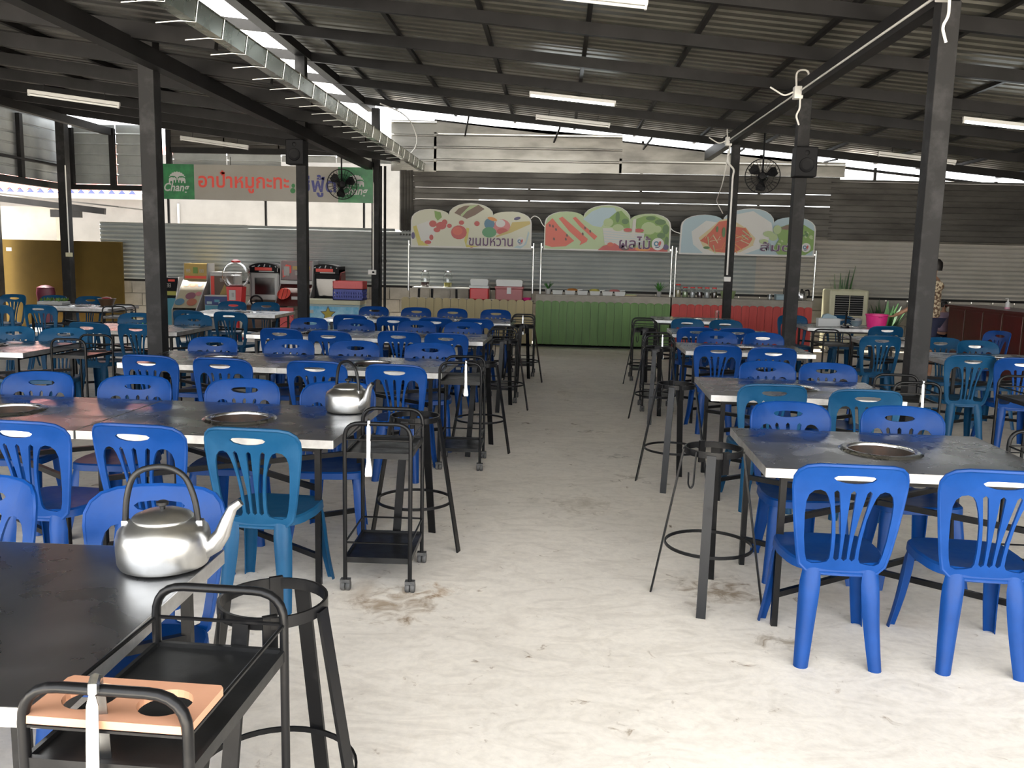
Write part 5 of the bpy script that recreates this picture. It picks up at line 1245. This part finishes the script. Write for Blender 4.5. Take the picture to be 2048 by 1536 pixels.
def person(loc, rz, H, label, top, bottom, reach):
    """faces +Y locally; arms: reach -> right arm stretched forward and down"""
    t = thing('person', label, 'person', loc, rz); k = H/1.75
    def S(x, y, z): return (x*k, y*k, z*k)
    P = [(S(0,0,.95),(.135*k,.10*k)), (S(0,0,1.10),(.125*k,.09*k)), (S(0,.0,1.30),(.15*k,.10*k)), (S(0,-.01,1.42),(.12*k,.08*k)), (S(0,0,1.50),.05*k), (S(0,.01,1.56),.055*k), (S(0,.02,1.64),(.074*k,.092*k)), (S(0,.01,1.70),(.066*k,.085*k))]
    E_ = [(0,1),(1,2),(2,3),(3,4),(4,5),(5,6),(6,7)]
    def chain(start, pts):
        prev = start
        for p, r in pts: P.append((S(*p), r*k)); E_.append((prev, len(P)-1)); prev = len(P)-1
        return prev
    for s in (-1, 1):
        chain(0, [((s*.09,.0,.86),.085),((s*.095,.01,.66),.068),((s*.10,.01,.48),.052),((s*.10,-.01,.34),.050),((s*.10,-.02,.09),.036),((s*.105,.05,.035),.036),((s*.11,.15,.025),.028)])
    # arms
    if reach:
        w1 = chain(3, [((-.19,.0,1.40),.055),((-.23,.17,1.26),.045),((-.24,.26,1.14),.040),((-.21,.44,1.02),.033),((-.20,.52,.975),.026)])
        hp = Vector((-.20,.56,.955)); d0 = Vector((.1,.8,-.45)).normalized()
    else:
        w1 = chain(3, [((-.18,.0,1.40),.055),((-.24,.0,1.2),.043),((-.26,.02,1.08),.038),((-.26,.06,.92),.032),((-.26,.08,.84),.025)])
        hp = Vector((-.26,.09,.80)); d0 = Vector((0,.2,-1)).normalized()
    def hand(wr, hp, d, sd):
        pm = chain(wr, [(tuple(hp), .030)]); up_ = d.cross(sd).normalized()
        for i, ln in enumerate((.07,.08,.078,.06)):
            o = sd*(.022*(i-1.5)); a = hp+d*.03+o; 
            chain(pm, [(tuple(a), .0105), (tuple(a+d*ln*.55-up_*.008), .0092), (tuple(a+d*ln-up_*.03), .008)])
        chain(pm, [(tuple(hp+sd*-.03), .012), (tuple(hp+sd*-.05+d*.03), .0095), (tuple(hp+sd*-.052+d*.055), .0085)])
    hand(w1, hp, d0, Vector((1,0,0)) if reach else Vector((0,1,0)))
    w2 = chain(3, [((.18,.0,1.40),.055),((.24,-.01,1.2),.043),((.26,.0,1.08),.038),((.255,.06,.92),.032),((.25,.09,.85),.025)])
    hand(w2, Vector((.25,.10,.81)), Vector((0,.2,-1)).normalized(), Vector((0,-1,0)))
    bd = skin('body', P, E_, M['skin'], t, 1)
    # face
    for s in (-1, 1):
        MB().lathe([(0,-.012),(.011,-.006),(.012,0),(.011,.006),(0,.012)], 8, S(s*.03,.105,1.645), 'Y').build('eye', M['hair'], t, smooth=True)
        MB().lathe([(0,-.02),(.014,-.01),(.018,0),(.014,.01),(0,.02)], 8, S(s*.082,.01,1.63)).build('ear', M['skin'], t, smooth=True)
    MB().prism([(-.014*k,1.60*k),(.014*k,1.60*k),(0,1.65*k)], .10*k, .13*k).build('nose', M['skin'], t); MB().box(-.025*k,.025*k,.095*k,.108*k,1.572*k,1.58*k).build('mouth', M['candyrose'], t)
    MB().lathe([(.088*k,1.60*k),(.095*k,1.66*k),(.09*k,1.72*k),(.055*k,1.765*k),(0,1.78*k)], 18, (0,-.012*k,0), sy=1.12).build('hair', M['hair'], t, smooth=True)
    # clothes
    skin('trousers', [(S(0,0,.96),(.165*k,.125*k)),(S(.095,0,.84),.105*k),(S(.10,.01,.62),.085*k),(S(.10,.01,.46),.075*k),(S(-.095,0,.84),.105*k),(S(-.10,.01,.62),.085*k),(S(-.10,.01,.46),.075*k)], [(0,1),(1,2),(2,3),(0,4),(4,5),(5,6)], bottom, t, 1)
    sh = [(S(0,0,1.12),(.17*k,.135*k)),(S(0,0,.90),(.195*k,.15*k)),(S(0,0,1.30),(.185*k,.135*k)),(S(0,-.01,1.42),(.15*k,.105*k)),(S(0,0,1.475),.07*k)]
    se = [(0,1),(0,2),(2,3),(3,4)]
    L = [(-.20,.0,1.40),(-.235,.16,1.27)] if reach else [(-.19,.0,1.40),(-.25,.0,1.20)]
    sh += [(S(*L[0]),.075*k),(S(*L[1]),.072*k),(S(.19,0,1.40),.075*k),(S(.25,-.01,1.2),.072*k)]; se += [(3,5),(5,6),(3,7),(7,8)]
    skin('shirt', sh, se, top, t, 2)
    return t
person((5.51, 13.22, 0), PI/2, 1.76, 'person in a floral shirt reaching to the pink bucket, half hidden by a post', M['shirt'], M['navy'], True)
person((6.62, 15.35, 0), PI*.9, 1.08, 'small person in a lilac top beside the maroon desk', M['lilac'], M['navy'], False)

# ================================================================== SERVICES ON THE STRUCTURE
def tube_light(x, y, z, on, label, L=1.22):
    t = thing('tube_light', label, 'lamp', (x, y, z), 0, 'ceiling tube lights'); s = (-SL if x > -3 else -.12)
    t.rotation_euler = (0, math.atan(-s), 0)
    MB().bbox(-L/2, L/2, -.02, .02, 0, .045, .004).build('batten', M['white'], t)
    MB().lathe([(.013,-L/2+.02),(.013,L/2-.02)], 12, (0,0,-.017), 'X').build('tube', M['tubeon'] if on else M['tubeoff'], t, smooth=True)
    for sx in (-1, 1): MB().box(sx*(L/2-.015)-.01, sx*(L/2-.015)+.01, -.016, .016, -.034, 0).build('lamp_holder', M['white'], t)
    for sx in (-.4, .4): MB().tube([(sx,0,.045),(sx,0,.045+.09)], .005, 6).build('hanger', M['steelframe'], t)
def onrafter(x): return zr(x)-.135
for x, y_, on, l in ((.10,7.95,False,'unlit tube light at the top edge above the aisle'),(.14,12.75,True,'glowing tube light above the middle of the aisle'),(.18,14.75,False,'unlit tube light farthest back above the fruit sign'),(5.45,11.2,True,'glowing tube light at the right frame edge'),(5.62,14.5,False,'unlit tube light in the right rear of the roof')):
    tube_light(x, y_, onrafter(x), on, l)
for x, y_, l in ((-6.3,11.4,'unlit tube light under the left roof by the frame edge'),(-6.05,15.45,'unlit tube light under the left roof before the banner')):
    tube_light(x, y_, zl(x)-.14, False, l)

def fan(x, y, z, ztop, label, rz=0):
    t = thing('wall_fan', label, 'fan', (x, y, z), ang(rz), 'black hanging fans')
    R = .27
    for s in (-1, 1):
        q = MB()
        for k in range(28):
            a = 2*PI*k/28; q.tube([(R*u*math.cos(a), s*.085*(1-u*u)**.5+0, R*u*math.sin(a)) for u in (.2,.5,.75,.92,1)], .0022, 4)
        for u in (.35,.65): q.tube([(R*u*math.cos(2*PI*k/28), s*.085*(1-u*u)**.5, R*u*math.sin(2*PI*k/28)) for k in range(28)], .0025, 4, closed=True)
        q.build('guard', M['cabblack'], t)
    MB().tube([(R*math.cos(2*PI*k/32), 0, R*math.sin(2*PI*k/32)) for k in range(32)], .008, 6, closed=True).build('rim', M['cabblack'], t, smooth=True)
    for k in range(3):
        q = MB(); vs = []; a0 = 2*PI*k/3+.4
        for i, (r_, w_) in enumerate(((.05,.2),(.12,.42),(.19,.44),(.24,.25))):
            for s in (-1, 1):
                a = a0+s*w_; vs.append((r_*math.cos(a), s*.022, r_*math.sin(a)))
        q.add(vs, [(2*i,2*i+1,2*i+3,2*i+2) for i in range(3)]); o = q.build('blade', M['cabblack'], t); o.modifiers.new('t','SOLIDIFY').thickness = .004
    MB().lathe([(0,-.06),(.05,-.05),(.055,-.02),(.07,.03),(.075,.14),(.05,.2),(0,.21)], 18, (0,0,0), 'Y').build('motor', M['cabblack'], t, smooth=True)
    MB().tube([(0,.12,.05),(0,.13,.2),(0,.13,ztop-z)], .014, 8).build('drop_rod', M['cabblack'], t)
fan(-3.98, 16.2, 2.91, zl(-3.98)+.0, 'black fan in front of the right end of the banner', 18)
fan(3.22, 14.45, 3.03, zr(3.22)-.0, 'black fan hanging behind the right rear posts', -12)
def speaker(x, y, z, label):
    t = thing('speaker', label, 'speaker', (x, y, z)); MB().bbox(-.125,.125,-.2,0,-.17,.17,.012).build('box', M['cabblack'], t)
    MB().lathe([(.085,0),(.08,-.008),(.05,.0),(0,.006)], 20, (0,-.202,-.04), 'Y').build('cone', M['cabblack'], t, smooth=True); MB().lathe([(.03,0),(.02,-.006),(0,-.004)], 14, (0,-.202,.1), 'Y').build('tweeter', M['cabblack'], t, smooth=True)
    MB().box(-.03,.03,-.01,.003,-.05,.05).build('bracket', M['steelframe'], t)
speaker(-3.70, 12.527, 3.04, 'black speaker box high on the spotted post'); speaker(2.84, 10.728, 2.83, 'black speaker box high on the middle right post')

bz = zr(2.8)-.185
cd = thing('conduit_run', 'white electrical conduit along the right beam', 'conduit', (0,0,0))
MB().tube([(2.73, 2.0, bz+.06), (2.73, 15.2, bz+.06)], .011, 8).build('pipe', M['conduit'], cd, smooth=True)
for i, (y_, px) in enumerate(((6.72,2.70),(10.62,2.71),(14.86,2.73))):
    MB().bbox(px-.05, px+.05, y_-.05, y_+.05, bz-.03, bz+.11, .008).build('junction_box', M['conduit'], cd)
    MB().tube(roundpath([(px-.02,y_,bz+.10),(px-.05,y_-.05,bz+.28),(px+.12,y_+.02,bz+.30),(px+.10,y_,bz+.1)], .08, 5), .011, 7).build('loop_pipe', M['conduit'], cd, smooth=True)
    MB().tube(roundpath([(px+.02,y_-.04,bz-.03),(px+.02,y_-.05,bz-.15),(px-.02,y_-.05,bz-.22),(px+.03,y_-.02,bz-.32)], .06, 5), .011, 7).build('drop_pipe', M['conduit'], cd, smooth=True)
    MB().tube(roundpath([(px-.05,y_,bz+.05),(px-.15,y_,bz+.0),(px-.32,y_,bz+.10)], .06, 5), .010, 7).build('branch_pipe', M['conduit'], cd, smooth=True)
t = thing('post_conduit', 'white conduit with socket box on the slim right post', 'conduit', (2.84, 14.93, 0)); MB().tube(roundpath([(-.1,-.03,bz-.1),(-.09,-.03,bz-.3),(.02,-.02,bz-.4),(0,-.02,bz-.5),(0,-.02,1.45)], .05, 5), .016, 8).build('pipe', M['conduit'], t, smooth=True); MB().bbox(-.05,.06,-.05,0,1.34,1.42,.005).build('socket_box', M['conduit'], t)
t = thing('freezer_conduit', 'white conduit with socket on the post beside the freezer', 'conduit', (-3.50, 16.66, 0)); MB().tube(roundpath([(-.16,-.02,3.28),(-.13,-.02,3.1),(.0,0,3.0),(.0,0,1.36)], .06, 5), .014, 8).build('pipe', M['conduit'], t, smooth=True); MB().bbox(-.09,.06,-.045,.018,1.27,1.36,.005).build('socket_box', M['conduit'], t); MB().bbox(-.01,.03,-.06,-.045,1.30,1.335,.003).build('plug', M['cabblack'], t)
for x, l in ((-3.37,'grey drain pipe directly right of the freezer post'),(-3.29,'second grey drain pipe right of the freezer post')):
    t = thing('drain_pipe', l, 'pipe', (x, 16.72, 0)); MB().tube([(0,0,0),(0,0,3.3)], .025, 10).build('pipe', M['post'], t, smooth=True); MB().lathe([(.03,1.5),(.03,1.56)], 10).build('coupling', M['post'], t, smooth=True)
t = thing('left_post_conduit', 'thin pale conduit with switch box on the far left post', 'conduit', (-9.46, 16.70, 0)); MB().tube([(0,0,1.55),(-.0,0,3.2)], .012, 8).build('pipe', M['conduit'], t, smooth=True); MB().bbox(-.06,.06,-.03,.014,1.47,1.55,.005).build('switch_box', M['cream'], t)
t = thing('sign_cable', 'white cable hanging from the slim post to the papaya salad sign', 'cable', (0,0,0)); MB().tube(roundpath([(2.75,14.86,bz-.05),(2.72,15.1,bz-.6),(2.85,16.4,2.75),(3.02,16.6,2.55)], .4, 6), .010, 6).build('cable', M['conduit'], t, smooth=True)
t = thing('sign_cable', 'white cable looping between the dessert and fruit signs', 'cable', (0,0,0)); MB().tube(roundpath([(-.52,16.6,2.38),(-.46,16.6,2.44),(-.36,16.6,2.40),(-.30,16.6,2.28),(-.26,16.6,2.24)], .06, 5), .008, 6).build('cable', M['conduit'], t, smooth=True)
t = thing('sign_cable', 'white cable looping between the fruit and papaya salad signs', 'cable', (0,0,0)); MB().tube(roundpath([(2.03,16.6,2.40),(2.06,16.6,2.28),(2.14,16.6,2.20),(2.26,16.6,2.17)], .06, 5), .008, 6).build('cable', M['conduit'], t, smooth=True)
t = thing('roof_cable', 'white cable drooping from the roof near the gutter end', 'cable', (0,0,0)); MB().tube(roundpath([(-3.2,15.8,4.28),(-2.75,16.2,4.15),(-2.62,16.6,3.7),(-2.95,16.9,3.45)], .4, 6), .012, 6).build('cable', M['conduit'], t, smooth=True)
